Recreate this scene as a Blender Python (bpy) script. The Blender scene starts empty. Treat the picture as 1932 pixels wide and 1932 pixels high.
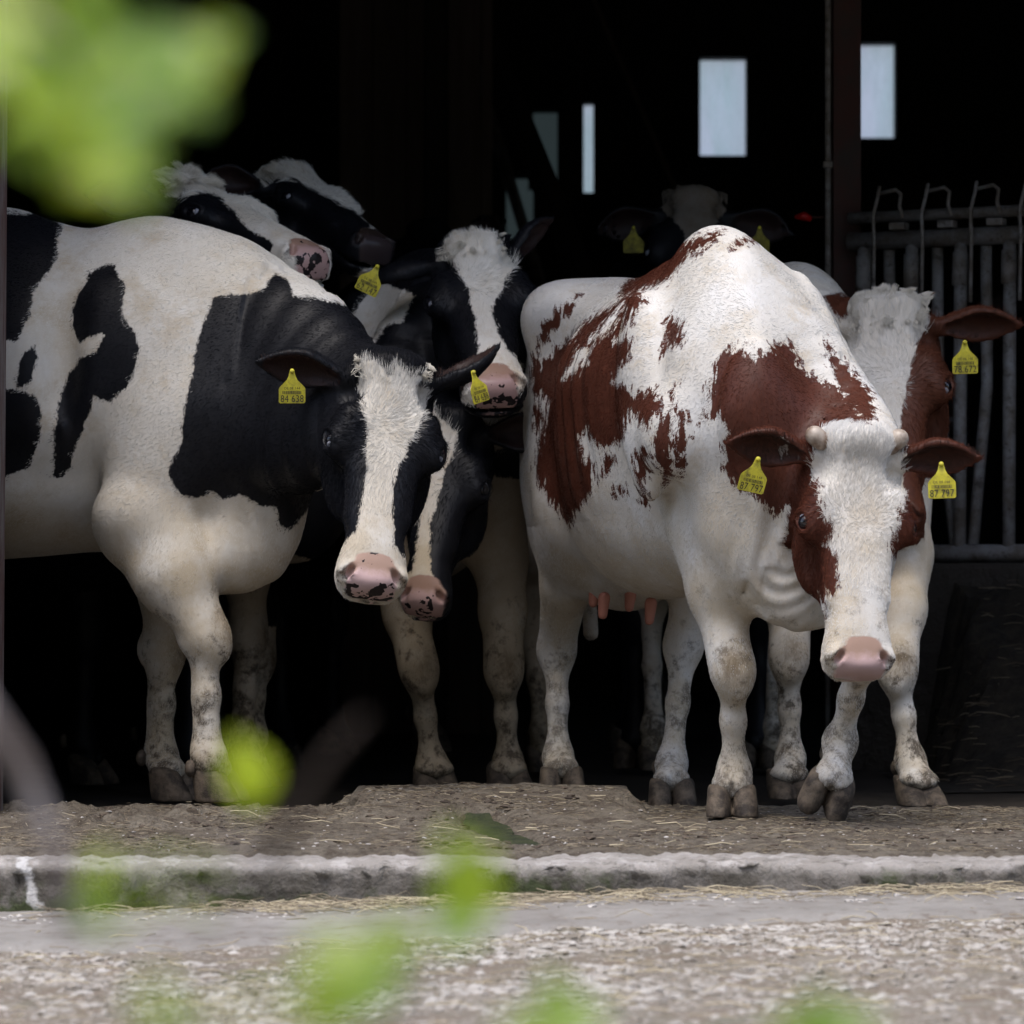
import bpy, math, random
import numpy as np
from mathutils import Vector, Matrix, noise as mnoise

C = bpy.context.scene.collection
SC = bpy.context.scene
R = math.radians
rng = np.random.default_rng(7)
random.seed(7)
f32 = np.float32

# ------------------------------------------------------------------ camera
FPX, CAMH, HZ = 7670.0, 0.55, 1128.0           # focal length in picture units, eye height, horizon row
cam_d = bpy.data.cameras.new('camera')
cam = bpy.data.objects.new('camera', cam_d); C.objects.link(cam)
cam.location = (0, 0, CAMH); cam.rotation_euler = (R(90), 0, 0)
cam_d.sensor_width = 36; cam_d.lens = 36*FPX/1932; cam_d.shift_y = (HZ-966)/1932
cam_d.clip_start = 0.1; cam_d.clip_end = 500
cam_d.dof.use_dof = True; cam_d.dof.focus_distance = 10.1
cam_d.dof.aperture_fstop = (cam_d.lens/1000)/0.024
SC.camera = cam

# ------------------------------------------------------------------ sky, sun, exposure
w = bpy.data.worlds.new("World"); SC.world = w; w.use_nodes = True
nt = w.node_tree; nt.nodes.clear()
sky = nt.nodes.new('ShaderNodeTexSky'); sky.sky_type = 'NISHITA'; sky.sun_disc = False
sky.sun_elevation = R(68); sky.sun_rotation = R(200); sky.air_density = 1.0; sky.dust_density = 3.5; sky.ozone_density = 1.0
bg = nt.nodes.new('ShaderNodeBackground'); bg.inputs[1].default_value = 0.15
wo = nt.nodes.new('ShaderNodeOutputWorld')
nt.links.new(sky.outputs[0], bg.inputs[0]); nt.links.new(bg.outputs[0], wo.inputs[0])
sun_d = bpy.data.lights.new('sun', 'SUN'); sun_d.energy = 0.7; sun_d.angle = R(22); sun_d.color = (1, .99, .975)
sun = bpy.data.objects.new('sun', sun_d); C.objects.link(sun)
sd = Vector((math.sin(R(200))*math.cos(R(68)), math.cos(R(200))*math.cos(R(68)), math.sin(R(68))))
sun.rotation_euler = sd.to_track_quat('Z', 'Y').to_euler()
SC.view_settings.view_transform = 'Standard'; SC.view_settings.look = 'None'
SC.view_settings.exposure = 1.03; SC.view_settings.gamma = 1
SC.cycles.max_bounces = 6; SC.cycles.diffuse_bounces = 3
SC.cycles.use_denoising = True

def at(px, py, Y):
    """a point Y metres in front of the lens"""
    return np.array([(px-966)*Y/FPX, Y, CAMH-(py-HZ)*Y/FPX])

# ------------------------------------------------------------------ node helper
class NT:
    def __init__(s, name):
        s.m = bpy.data.materials.new(name); s.m.use_nodes = True
        s.t = s.m.node_tree; s.t.nodes.clear()
        s.out = s.t.nodes.new('ShaderNodeOutputMaterial')
        s.b = s.t.nodes.new('ShaderNodeBsdfPrincipled'); s.t.links.new(s.b.outputs[0], s.out.inputs[0])
    def n(s, typ, **kw):
        nd = s.t.nodes.new('ShaderNode'+typ)
        for k, v in kw.items():
            if k.startswith('i_'):
                key = k[2:]; key = int(key) if key.isdigit() else key
                s.put(nd.inputs[key], v)
            else: setattr(nd, k, v)
        return nd
    def put(s, sock, v):
        if isinstance(v, bpy.types.NodeSocket): s.t.links.new(v, sock)
        elif isinstance(v, (tuple, list)) and len(v) == 3 and sock.type == 'RGBA': sock.default_value = (*v, 1)
        else: sock.default_value = v
    def noise(s, scale, detail=4, rough=.55, vec=None, dist=0, stretch=None):
        co = vec or s.n('TexCoord').outputs['Object']
        if stretch:
            mp = s.n('Mapping'); s.put(mp.inputs[0], co); mp.inputs['Scale'].default_value = stretch; co = mp.outputs[0]
        nd = s.n('TexNoise', i_Scale=scale, i_Detail=detail, i_Roughness=rough, i_Distortion=dist)
        s.put(nd.inputs['Vector'], co); return nd.outputs['Fac']
    def math(s, op, a, b=0.0, c=None, clamp=False):
        nd = s.n('Math', operation=op, use_clamp=clamp); s.put(nd.inputs[0], a); s.put(nd.inputs[1], b)
        if c is not None: s.put(nd.inputs[2], c)
        return nd.outputs[0]
    def ramp(s, v, a, b, lo=0.0, hi=1.0):
        nd = s.n('MapRange'); nd.clamp = True
        s.put(nd.inputs[0], v)
        for i, x in zip((1, 2, 3, 4), (a, b, lo, hi)): nd.inputs[i].default_value = x
        return nd.outputs[0]
    def mix(s, f, a, b, blend='MIX'):
        nd = s.n('Mix', data_type='RGBA', blend_type=blend); s.put(nd.inputs[0], f)
        s.put(nd.inputs[6], a); s.put(nd.inputs[7], b); return nd.outputs[2]
    def attr(s, name): return s.n('Attribute', attribute_name=name)
    def bump(s, h, strength=.3, dist=.01):
        nd = s.n('Bump'); s.put(nd.inputs['Height'], h); nd.inputs['Strength'].default_value = strength
        nd.inputs['Distance'].default_value = dist; s.put(s.b.inputs['Normal'], nd.outputs[0])
    def col(s, v): s.put(s.b.inputs['Base Color'], v)
    def set(s, **k):
        for a, v in k.items(): s.put(s.b.inputs[a.replace('_', ' ')], v)
        return s

# ------------------------------------------------------------------ object helpers
def tag(o, label=None, cat=None, group=None, kind=None):
    if label: o['label'] = label
    if cat: o['category'] = cat
    if group: o['group'] = group
    if kind: o['kind'] = kind
    return o
def empty(name, loc=(0, 0, 0), rz=0.0):
    o = bpy.data.objects.new(name, None); o.location = loc; o.rotation_euler = (0, 0, rz); C.objects.link(o); return o
def mesh_obj(name, v, f, mat=None, parent=None, smooth=True, loc=None):
    me = bpy.data.meshes.new(name)
    v = np.asarray(v, dtype=f32); f = np.asarray(f) if not isinstance(f, list) else f
    if isinstance(f, np.ndarray):
        k = f.shape[1]
        me.vertices.add(len(v)); me.vertices.foreach_set('co', v.ravel())
        me.loops.add(f.size); me.loops.foreach_set('vertex_index', f.ravel().astype(np.int32))
        me.polygons.add(len(f)); me.polygons.foreach_set('loop_start', np.arange(0, f.size, k, dtype=np.int32))
        me.update(calc_edges=True)
    else:
        me.from_pydata([tuple(p) for p in v.tolist()], [], f); me.update()
    me.polygons.foreach_set('use_smooth', np.full(len(me.polygons), smooth))
    o = bpy.data.objects.new(name, me); C.objects.link(o)
    if mat: me.materials.append(mat)
    if parent: o.parent = parent
    if loc is not None: o.location = loc
    return o

class MB:
    """collects shapes for one mesh"""
    def __init__(s): s.v = []; s.f = []
    def add(s, v, f):
        n = len(s.v); s.v += [tuple(map(float, p)) for p in v]; s.f += [tuple(i+n for i in q) for q in f]; return s
    def box(s, x0, x1, y0, y1, z0, z1, bev=0.0):
        if bev <= 0:
            v = [(x, y, z) for x in (x0, x1) for y in (y0, y1) for z in (z0, z1)]
            return s.add(v, [(0, 1, 3, 2), (4, 6, 7, 5), (0, 4, 5, 1), (2, 3, 7, 6), (0, 2, 6, 4), (1, 5, 7, 3)])
        import bmesh
        bm = bmesh.new(); bmesh.ops.create_cube(bm, size=1)
        for vv in bm.verts: vv.co = Vector(((x0+x1)/2+vv.co.x*(x1-x0), (y0+y1)/2+vv.co.y*(y1-y0), (z0+z1)/2+vv.co.z*(z1-z0)))
        bmesh.ops.bevel(bm, geom=bm.edges[:], offset=bev, segments=2, affect='EDGES', profile=.6)
        bm.verts.index_update(); v = [vv.co[:] for vv in bm.verts]; f = [tuple(q.index for q in p.verts) for p in bm.faces]; bm.free()
        return s.add(v, f)
    def tube(s, pts, r, seg=10, cap=True):
        pts = [np.array(p, float) for p in pts]; n = len(pts); rr = r if hasattr(r, '__len__') else [r]*n
        V = []; ref = None
        for i, p in enumerate(pts):
            d = pts[min(i+1, n-1)]-pts[max(i-1, 0)]; d /= np.linalg.norm(d)+1e-9
            if ref is None: ref = np.cross(d, (0, 0, 1) if abs(d[2]) < .9 else (1, 0, 0))
            ref = ref-d*ref.dot(d); ref /= np.linalg.norm(ref); b = np.cross(d, ref)
            for k in range(seg):
                a = 2*math.pi*k/seg; V.append(p+rr[i]*(math.cos(a)*ref+math.sin(a)*b))
        F = [(i*seg+k, i*seg+(k+1) % seg, (i+1)*seg+(k+1) % seg, (i+1)*seg+k) for i in range(n-1) for k in range(seg)]
        if cap: F += [tuple(range(seg))[::-1], tuple((n-1)*seg+k for k in range(seg))]
        return s.add(V, F)
    def build(s, name, mat, parent=None, smooth=False, loc=None):
        return mesh_obj(name, np.array(s.v, f32), s.f, mat, parent, smooth, loc)

# ------------------------------------------------------------------ implicit modelling
def unit(v): v = np.asarray(v, float); return v/np.linalg.norm(v)
def pk(p): return [p[:, 0], p[:, 1], p[:, 2]]
def ell(c, r, ax=None):
    c = np.asarray(c, f32); r = np.asarray(r, f32) if hasattr(r, '__len__') else np.full(3, r, f32)
    A = np.eye(3, dtype=f32) if ax is None else np.array(ax, f32)
    def fn(p):
        q = (p-c)@A.T; a = q/r; k0 = np.sqrt((a*a).sum(1)); b = a/r; k1 = np.sqrt((b*b).sum(1))+1e-6
        return k0*(k0-1)/k1
    return fn
def cone(a, b, ra, rb, sq=None):
    """round cone; sq=(axis, factor) narrows it along an axis"""
    a = np.asarray(a, f32); b = np.asarray(b, f32); ba = b-a; L = float(ba@ba)
    def fn(p):
        pa = p-a; t = np.clip(pa@ba/L, 0, 1)[:, None]; q = pa-ba*t
        if sq is not None:
            ax = np.asarray(sq[0], f32); q = q+ax*((q@ax)*(sq[1]-1))[:, None]
        t = t[:, 0]; t = t*t*(3-2*t)*.35+t*.65
        return np.sqrt((q*q).sum(1))-(ra+(rb-ra)*t)
    return fn
def spline(xs, ys, n=160):
    """monotone-ish cubic through the stations, as a lookup table"""
    xs = np.array(xs, float); ys = np.array(ys, float); m = np.gradient(ys, xs)
    d = np.diff(ys)/np.diff(xs)
    for i in range(1, len(xs)-1):
        if d[i-1]*d[i] <= 0: m[i] = 0
    X = np.linspace(xs[0], xs[-1], n); i = np.clip(np.searchsorted(xs, X)-1, 0, len(xs)-2)
    h = xs[i+1]-xs[i]; t = (X-xs[i])/h
    Y = ys[i]*(2*t**3-3*t*t+1)+h*m[i]*(t**3-2*t*t+t)+ys[i+1]*(-2*t**3+3*t*t)+h*m[i+1]*(t**3-t*t)
    return X.astype(f32), Y.astype(f32)
def loft(o, ax, st, p=2.3, cap=.5, pu=None, pd=None):
    """st rows: x, side offset, centre, half width, up radius, down radius; ax rows: axis, side, up"""
    o = np.asarray(o, f32); A = np.array(ax, f32); st = np.array(st, float)
    T = [spline(st[:, 0], st[:, i]) for i in range(1, 6)]; x0, x1 = st[0, 0], st[-1, 0]
    def fn(q):
        q = (q-o)@A.T; x = np.clip(q[:, 0], x0, x1); over = q[:, 0]-x
        s, c, a, u, d = [np.interp(x, *t).astype(f32) for t in T]
        y = (q[:, 1]-s)/a; v = q[:, 2]-c; b = np.where(v > 0, u, d); z = v/b
        m = np.minimum(a, b); w = over/(m*cap)
        if pu is None: k0 = (np.abs(y)**p+np.abs(z)**p+np.abs(w)**p)**(1/p)
        else:
            pp = p+((np.interp(x, pu[:2], pu[2:]) if isinstance(pu, tuple) else pu)-p)*np.clip(z*1.6, 0, 1)
            if pd: pp = pp+(np.interp(x, pd[:2], pd[2:])-p)*np.clip(-z*1.6, 0, 1)
            pp = pp.astype(f32); k0 = (np.abs(y)**pp+np.abs(z)**pp+np.abs(w)**pp)**(1/pp)
        return (k0-1)*m*.95
    return fn
def tube_f(pts, up, st, sub=4, p=2.2):
    """curved limb: pts, half widths and half heights at every station"""
    pts = np.array(pts, float); st = np.array(st, float); up = np.array(up, float)
    n = len(pts); T = np.arange(n); TT = np.linspace(0, n-1, (n-1)*sub+1)
    def sm(a): return np.stack([np.interp(TT, *spline(T, a[:, i], 200)) for i in range(a.shape[1])], 1)
    P, S, U = sm(pts), sm(st), sm(up)
    segs = []
    for i in range(len(P)-1):
        a, b = P[i], P[i+1]; e = b-a; L = np.linalg.norm(e); e /= L
        u = U[i]-e*(U[i]@e); u /= np.linalg.norm(u); s = np.cross(u, e)
        segs.append((a, e, L, s, u, S[i], S[i+1]))
    def fn(q):
        D = np.full(len(q), 9, f32)
        for a, e, L, s, u, s0, s1 in segs:
            r = q-a.astype(f32); x = r@e.astype(f32); t = np.clip(x, 0, L); w = x-t; k = t/L
            A = s0[0]+(s1[0]-s0[0])*k; B = s0[1]+(s1[1]-s0[1])*k
            y = (r@s.astype(f32))/A; z = (r@u.astype(f32))/B; ww = w/np.minimum(A, B)
            k0 = (np.abs(y)**p+np.abs(z)**p+np.abs(ww)**p)**(1/p)
            D = np.minimum(D, (k0-1)*np.minimum(A, B)*.95)
        return D.astype(f32)
    return fn

class Field:
    def __init__(s): s.pr = []
    def add(s, fn, k=.03, op='u', g='body'): s.pr.append((fn, k, op, g)); return s
    def comb(s, D, d, k, op):
        if op == 'u':
            h = np.maximum(k-np.abs(D-d), 0)/k; return np.minimum(D, d)-h*h*k*.25
        if op == 's':
            d = -d; h = np.maximum(k-np.abs(D-d), 0)/k; return np.maximum(D, d)+h*h*k*.25
        return D+d
    def ev(s, p, near=None, ref=None, cd=None):
        D = np.full(len(p), 5, f32)
        for i, (fn, k, op, g) in enumerate(s.pr):
            if near is None:
                d = fn(p); D = s.comb(D, d, k, op)
                if cd is not None: cd.append(d)
            else:
                if op == 'u': m = cd[i][near] < ref+.09+k
                elif op == 's': m = cd[i][near] < .09+k
                else: m = np.ones(len(p), bool)
                m = np.nonzero(m)[0]
                if len(m): D[m] = s.comb(D[m], fn(p[m]), k, op)
        return D
    def mesh(s, lo, hi, h, sub=4):
        lo = np.array(lo, float); hi = np.array(hi, float); H = h*sub
        n = np.ceil((hi-lo)/H).astype(int)+1
        g = np.stack(np.meshgrid(*[lo[i]+H*np.arange(n[i]) for i in range(3)], indexing='ij'), -1).reshape(-1, 3).astype(f32)
        cd = []; D0 = s.ev(g, cd=cd)
        full = np.repeat(np.repeat(np.repeat(D0.reshape(n), sub, 0), sub, 1), sub, 2)
        act = np.nonzero(np.abs(D0) < H*1.5+.012)[0]
        off = (np.stack(np.meshgrid(*[np.arange(sub)]*3, indexing='ij'), -1).reshape(-1, 3)-sub//2).astype(f32)
        CH = 6000
        ijk = np.stack(np.unravel_index(act, n), -1)
        for c in range(0, len(act), CH):
            a = act[c:c+CH]; p = (g[a][:, None, :]+off[None]*h).reshape(-1, 3).astype(f32)
            near = np.repeat(a, len(off)); d = s.ev(p, near, D0[near], cd)
            q = (ijk[c:c+CH]*sub)[:, None, :]+(off+sub//2).astype(int)[None]; q = q.reshape(-1, 3)
            full[q[:, 0], q[:, 1], q[:, 2]] = d
        del cd
        full[0] = full[-1] = 1; full[:, 0] = full[:, -1] = 1; full[:, :, 0] = full[:, :, -1] = 1
        v, f = nets(full)
        v = v*h+lo-(sub//2)*h
        return v.astype(f32), f
def nets(F):
    I = F < 0; n = np.array(F.shape)
    s = np.zeros(n-1, np.int8)
    for dx in (0, 1):
        for dy in (0, 1):
            for dz in (0, 1): s += I[dx:n[0]-1+dx, dy:n[1]-1+dy, dz:n[2]-1+dz]
    A = (s > 0) & (s < 8); idx = -np.ones(A.shape, np.int32); c = np.stack(np.nonzero(A), -1); idx[A] = np.arange(len(c))
    cor = [(x, y, z) for x in (0, 1) for y in (0, 1) for z in (0, 1)]
    val = {k: F[c[:, 0]+k[0], c[:, 1]+k[1], c[:, 2]+k[2]] for k in cor}
    acc = np.zeros((len(c), 3)); cnt = np.zeros(len(c))
    for a in cor:
        for ax in range(3):
            if a[ax]: continue
            b = list(a); b[ax] = 1; b = tuple(b); va, vb = val[a], val[b]; m = (va < 0) != (vb < 0)
            t = np.where(m, va/(va-vb+1e-12), 0); p = np.array(a, float)[None]+np.zeros((len(c), 1)); p[:, ax] += t
            acc[m] += p[m]; cnt[m] += 1
    v = c+acc/cnt[:, None]; fs = []
    for ax in range(3):
        o1, o2 = [(1, 2), (2, 0), (0, 1)][ax]
        sl0 = [slice(None)]*3; sl1 = [slice(None)]*3; sl0[ax] = slice(0, -1); sl1[ax] = slice(1, None)
        a, b = I[tuple(sl0)], I[tuple(sl1)]; e = np.stack(np.nonzero(a != b), -1); flip = a[e[:, 0], e[:, 1], e[:, 2]]
        u = np.zeros(3, int); u[o1] = 1; w_ = np.zeros(3, int); w_[o2] = 1
        ok = (e[:, o1] > 0) & (e[:, o2] > 0); e = e[ok]; flip = flip[ok]
        q = [idx[tuple((e-x).T)] for x in (u+w_, w_, 0*u, u)]; q = np.stack(q, -1)
        q[~flip] = q[~flip][:, ::-1]; fs.append(q)
    f = np.concatenate(fs); f = f[(f >= 0).all(1)]
    return v, f
def relax(v, f, it=2, k=.5):
    n = len(v)
    a = np.concatenate([f[:, i] for i in range(4)]); b = np.concatenate([f[:, (i+1) % 4] for i in range(4)])
    deg = np.bincount(a, minlength=n)+np.bincount(b, minlength=n)
    for _ in range(it):
        s = np.stack([np.bincount(a, v[b, i], n)+np.bincount(b, v[a, i], n) for i in range(3)], 1)/deg[:, None]
        v = v+(s-v)*k
    return v.astype(f32)
def poly_sd(P, poly):
    """signed distance of 2-D points to a polygon, positive inside"""
    P = P.astype(f32); poly = np.array(poly, f32); n = len(poly); d = np.full(len(P), 1e9, f32); ins = np.zeros(len(P), bool)
    for i in range(n):
        a = poly[i]; b = poly[(i+1) % n]; e = b-a; r = P-a; t = np.clip(r@e/max(float(e@e), 1e-12), 0, 1)
        q = r-e*t[:, None]; d = np.minimum(d, (q*q).sum(1))
        c = ((a[1] > P[:, 1]) != (b[1] > P[:, 1]))
        if c.any():
            x = a[0]+(P[:, 1]-a[1])*(b[0]-a[0])/(b[1]-a[1]+1e-12); ins ^= c & (P[:, 0] < x)
    return np.sqrt(d)*np.where(ins, 1, -1)
FURN = 300000

# ------------------------------------------------------------------ cattle materials
def coat_mat(name, dark, white=(.70, .655, .585), pinkcol=(.52, .37, .36), spot=0.0, roan=0.0, mud=1.0, warm=0.0):
    t = NT(name)
    obj = t.n('TexCoord').outputs['Object']
    pa = t.attr('patch').outputs['Fac']; pk_ = t.attr('pink').outputs['Fac']; inr = t.attr('inner').outputs['Fac']
    drt = t.attr('dirt').outputs['Fac']; z = t.n('SeparateXYZ', i_0=obj).outputs[2]
    e1 = t.math('MULTIPLY', t.math('SUBTRACT', t.noise(26, 3, .6, stretch=(1, 1, .7)), .5), .028)
    e2 = t.math('MULTIPLY', t.math('SUBTRACT', t.noise(150, 2, .6, stretch=(1, 1, .45)), .5), .016)
    pf = t.math('ADD', pa, t.math('ADD', e1, e2))
    if roan:
        rn = t.math('SUBTRACT', t.noise(34, 5, .7, stretch=(1.6, 1.6, .5)), .5)
        rw = t.ramp(t.math('ABSOLUTE', pa), 0, .09, 1, 0)
        pf = t.math('ADD', pf, t.math('MULTIPLY', t.math('MULTIPLY', rn, rw), roan))
    f = t.ramp(pf, -.0025, .0025)
    n1 = t.noise(5, 4, .6); n2 = t.noise(60, 3, .6, stretch=(1, 1, .4))
    wh = t.mix(t.ramp(n1, .35, .7), white, tuple(c*m for c, m in zip(white, (.90, .84, .74))))
    wh = t.mix(t.ramp(n2, .3, .75, 0, .45), wh, tuple(c*m for c, m in zip(white, (.80, .76, .70))))
    wh = t.mix(t.math('MULTIPLY', t.ramp(z, .95, .62), t.ramp(t.noise(7, 5, .65), .38, .62, 0, .75)), wh, tuple(c*m for c, m in zip(white, (.70, .58, .40))))
    wh = t.mix(t.math('MULTIPLY', t.ramp(t.noise(6.5, 6, .75), .50, .64), .75), wh, tuple(c*m for c, m in zip(white, (.72, .62, .48))))
    gr = t.math('MULTIPLY', t.attr('grime').outputs['Fac'], t.ramp(t.noise(3.5, 5, .65), .25, .55, .55, 1)); wh = t.mix(gr, wh, tuple(c*m for c, m in zip(white, (.46, .39, .30))))  # brownish darkening below the head: dirt plus barn shade put into the colour
    # manure and dust: low on the legs and belly, knees
    low = t.ramp(z, .08, .70, 1.0, 0.0)
    md = t.math('MULTIPLY', t.ramp(t.math('ADD', t.noise(17, 6, .75), t.math('MULTIPLY', low, .16)), .60, .72), t.math('MULTIPLY', t.ramp(low, 0, .4), .85*mud))
    wh = t.mix(md, wh, (.045, .032, .022))
    fine = t.math('MULTIPLY', t.ramp(t.noise(95, 2, .5), .74, .78), t.ramp(t.noise(9, 2), .5, .62, 0, .8))
    wh = t.mix(fine, wh, (.06, .045, .035))
    wh = t.mix(t.math('MULTIPLY', drt, t.ramp(t.noise(40, 4, .7, stretch=(1, 1, .35)), .3, .65, .25, 1.0)), wh, (.14, .105, .065))
    dk = t.mix(t.ramp(n1, .3, .7), dark, tuple(c*.72 for c in dark))
    dk = t.mix(t.ramp(n2, .35, .7, 0, .5), dk, tuple(min(1, c*1.5) for c in dark))
    cc = t.mix(f, wh, dk)
    # inside of the ears; nostril hollows tinted too, deepening their shade in colour
    cc = t.mix(t.ramp(inr, -.002, .006), cc, tuple(.35*a+.65*b for a, b in zip((.07, .026, .018), [x*.4 for x in dark])))
    # nose skin, with its dark freckles
    pp = t.ramp(t.math('ADD', pk_, t.math('MULTIPLY', t.math('SUBTRACT', t.noise(60, 2), .5), .012)), -.004, .004)
    nv = t.attr('nosev').outputs['Fac']; skin = t.mix(t.ramp(t.math('ADD', nv, t.math('MULTIPLY', t.math('SUBTRACT', t.noise(45, 4, .7), .5), .9)), .15, .6), tuple(c*m for c, m in zip(pinkcol, (.76, .72, .58))), pinkcol)
    if spot:
        sp = t.ramp(t.math('ADD', t.noise(38, 2.5, .6), t.math('MULTIPLY', t.ramp(nv, .5, 1.3), .16)), spot, spot+.012)
        skin = t.mix(sp, skin, (.022, .017, .018))
    cc = t.mix(pp, cc, skin)
    t.col(cc)
    t.set(Roughness=t.mix(pp, t.mix(f, (.78,)*3, (.5,)*3), (.27,)*3))
    t.b.inputs['Specular IOR Level'].default_value = .22
    t.bump(t.math('ADD', t.math('MULTIPLY', t.noise(260, 3, .7, stretch=(1, 1, .22)), .9), t.math('MULTIPLY', t.noise(42, 3, .6), .4)), .10, .004)
    return t.m
BLACK = (.0055, .006, .0085); BROWN = (.070, .0215, .0125)
hair_m = NT('hair'); hair_m.col(hair_m.attr('hcol').outputs['Color']); hair_m.set(Roughness=.7); hair_m.b.inputs['Specular IOR Level'].default_value = .09
hoof_t = NT('hoof_horn')
hoof_t.col(hoof_t.mix(hoof_t.ramp(hoof_t.noise(22, 5, .7), .40, .62), (.030, .022, .016), (.135, .104, .074)))
hoof_t.set(Roughness=.75); hoof_t.bump(hoof_t.noise(60, 5, .7), .6, .006)
horn_t = NT('horn'); horn_t.col(horn_t.mix(horn_t.ramp(horn_t.noise(30, 4), .4, .65), (.42, .36, .30), (.16, .10, .065))); horn_t.set(Roughness=.45)
eye_t = NT('eye'); eye_t.col((.006, .006, .009)); eye_t.set(Roughness=.04); eye_t.b.inputs['Specular IOR Level'].default_value = .8
sclera_t = NT('eye_white'); sclera_t.col((.30, .31, .36)); sclera_t.set(Roughness=.12)
teat_t = NT('teat'); teat_t.col((.42, .17, .12)); teat_t.set(Roughness=.6)
tag_t = NT('yellow_plastic'); tag_t.col(tag_t.mix(tag_t.ramp(tag_t.noise(38, 5, .75), .50, .68, 0, .8), tag_t.mix(tag_t.ramp(tag_t.noise(70, 4, .7), .35, .75), (.60, .54, .035), (.42, .37, .04)), (.16, .13, .035))); tag_t.set(Roughness=.5)
ink_t = NT('black_ink'); ink_t.col((.022, .02, .012)); ink_t.set(Roughness=.6)

def blob(name, c, r, mat, parent, ax=None, seg=20):
    V = []; F = []; m = seg//2
    for i in range(m+1):
        for k in range(seg):
            th = math.pi*i/m; ph = 2*math.pi*k/seg
            V.append((math.sin(th)*math.cos(ph), math.sin(th)*math.sin(ph), math.cos(th)))
    for i in range(m):
        for k in range(seg): F.append((i*seg+k, i*seg+(k+1) % seg, (i+1)*seg+(k+1) % seg, (i+1)*seg+k)[::-1])
    V = np.array(V)*np.asarray(r)
    if ax is not None: V = V@np.array(ax)
    return mesh_obj(name, V+np.asarray(c), F, mat, parent)

def text_mesh(txt, size):
    cu = bpy.data.curves.new('lettering', 'FONT'); cu.body = txt; cu.size = size; cu.align_x = 'CENTER'; cu.align_y = 'CENTER'
    cu.resolution_u = 3; cu.space_character = 1.05
    o = bpy.data.objects.new('lettering', cu); C.objects.link(o)
    me = o.to_mesh(); v = np.array([list(x.co) for x in me.vertices]); f = [tuple(p.vertices) for p in me.polygons]
    o.to_mesh_clear(); bpy.data.objects.remove(o); bpy.data.curves.remove(cu)
    return v, f

def ear_tag(parent, pos, right, up, num, size=1.0, small='DE 08 144', mat=None):
    """yellow plate hanging from pos; right/up span its face (parent coordinates)"""
    r = unit(right); u = unit(np.asarray(up)-r*np.dot(up, r)); n = np.cross(r, u); s = size
    out = [(-.005, .0), (-.008, -.012), (-.012, -.020), (-.026, -.034), (-.029, -.039), (-.029, -.068), (-.026, -.071),
           (.026, -.071), (.029, -.068), (.029, -.039), (.026, -.034), (.012, -.020), (.008, -.012), (.005, 0), (.003, .005), (-.003, .005)]
    th = .0018; k = len(out); V = []
    for zz in (th/2, -th/2): V += [np.array(pos)+s*(a*r+b*u+n*(zz+1.2*min(0, b+.03)**2*-3)) for a, b in out]
    F = [tuple(range(k))[::-1], tuple(range(k, 2*k))]+[(i, (i+1) % k, k+(i+1) % k, k+i) for i in range(k)]
    if np.dot(np.cross(V[1]-V[0], V[2]-V[1]), n) > 0: F = [x[::-1] for x in F]
    t = mesh_obj('ear_tag', V, F, mat or tag_t.m, parent, smooth=False)
    blob('stud', np.array(pos)+n*.003*s, (.0055*s,)*3, tag_t.m, t, seg=10)
    def put(v, cx, cy, w, h, mb):
        v2, f2 = v
        v2 = v2-(v2.max(0)+v2.min(0))/2; d = v2.max(0)-v2.min(0)
        pts = [np.array(pos)+s*((cx+p[0]/d[0]*w)*r+(cy+p[1]/d[1]*h)*u+n*(.0022-1.2*3*min(0, cy+.03)**2)) for p in v2]
        mb.add(pts, f2)
    if not num: return t
    mb = MB()
    put(text_mesh(num, .02), 0, -.0605, .050, .0155, mb)
    put(text_mesh(small, .02), 0, -.0375, .034, .0055, mb)
    x = -.021
    rr = random.Random(num)
    while x < .020:
        wd = rr.choice((.0008, .0012, .0018)); a, b = x, x+wd
        mb.add([np.array(pos)+s*(px*r+py*u+n*(.0022-1.2*3*(.047-.03)**2)) for px, py in ((a, -.0505), (b, -.0505), (b, -.0435), (a, -.0435))], [(0, 1, 2, 3)])
        x = b+rr.choice((.0006, .001, .0014))
    mb.build('lettering', ink_t.m, t)
    return t

# ------------------------------------------------------------------ the cow
BODY = [  # x, side, centre z, half width, up, down
    (-1.00, 0, 1.14, .07, .12, .14), (-.94, 0, 1.15, .15, .19, .26), (-.82, 0, 1.15, .215, .235, .36), (-.62, 0, 1.14, .262, .265, .42),
    (-.40, 0, 1.09, .285, .315, .43), (-.15, 0, 1.06, .345, .345, .45), (.08, 0, 1.05, .36, .355, .45), (.28, 0, 1.05, .335, .375, .43),
    (.46, 0, 1.07, .275, .385, .40), (.60, 0, 1.06, .225, .35, .36), (.74, 0, 1.03, .17, .28, .30), (.84, 0, 1.0, .10, .18, .20)]

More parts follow.
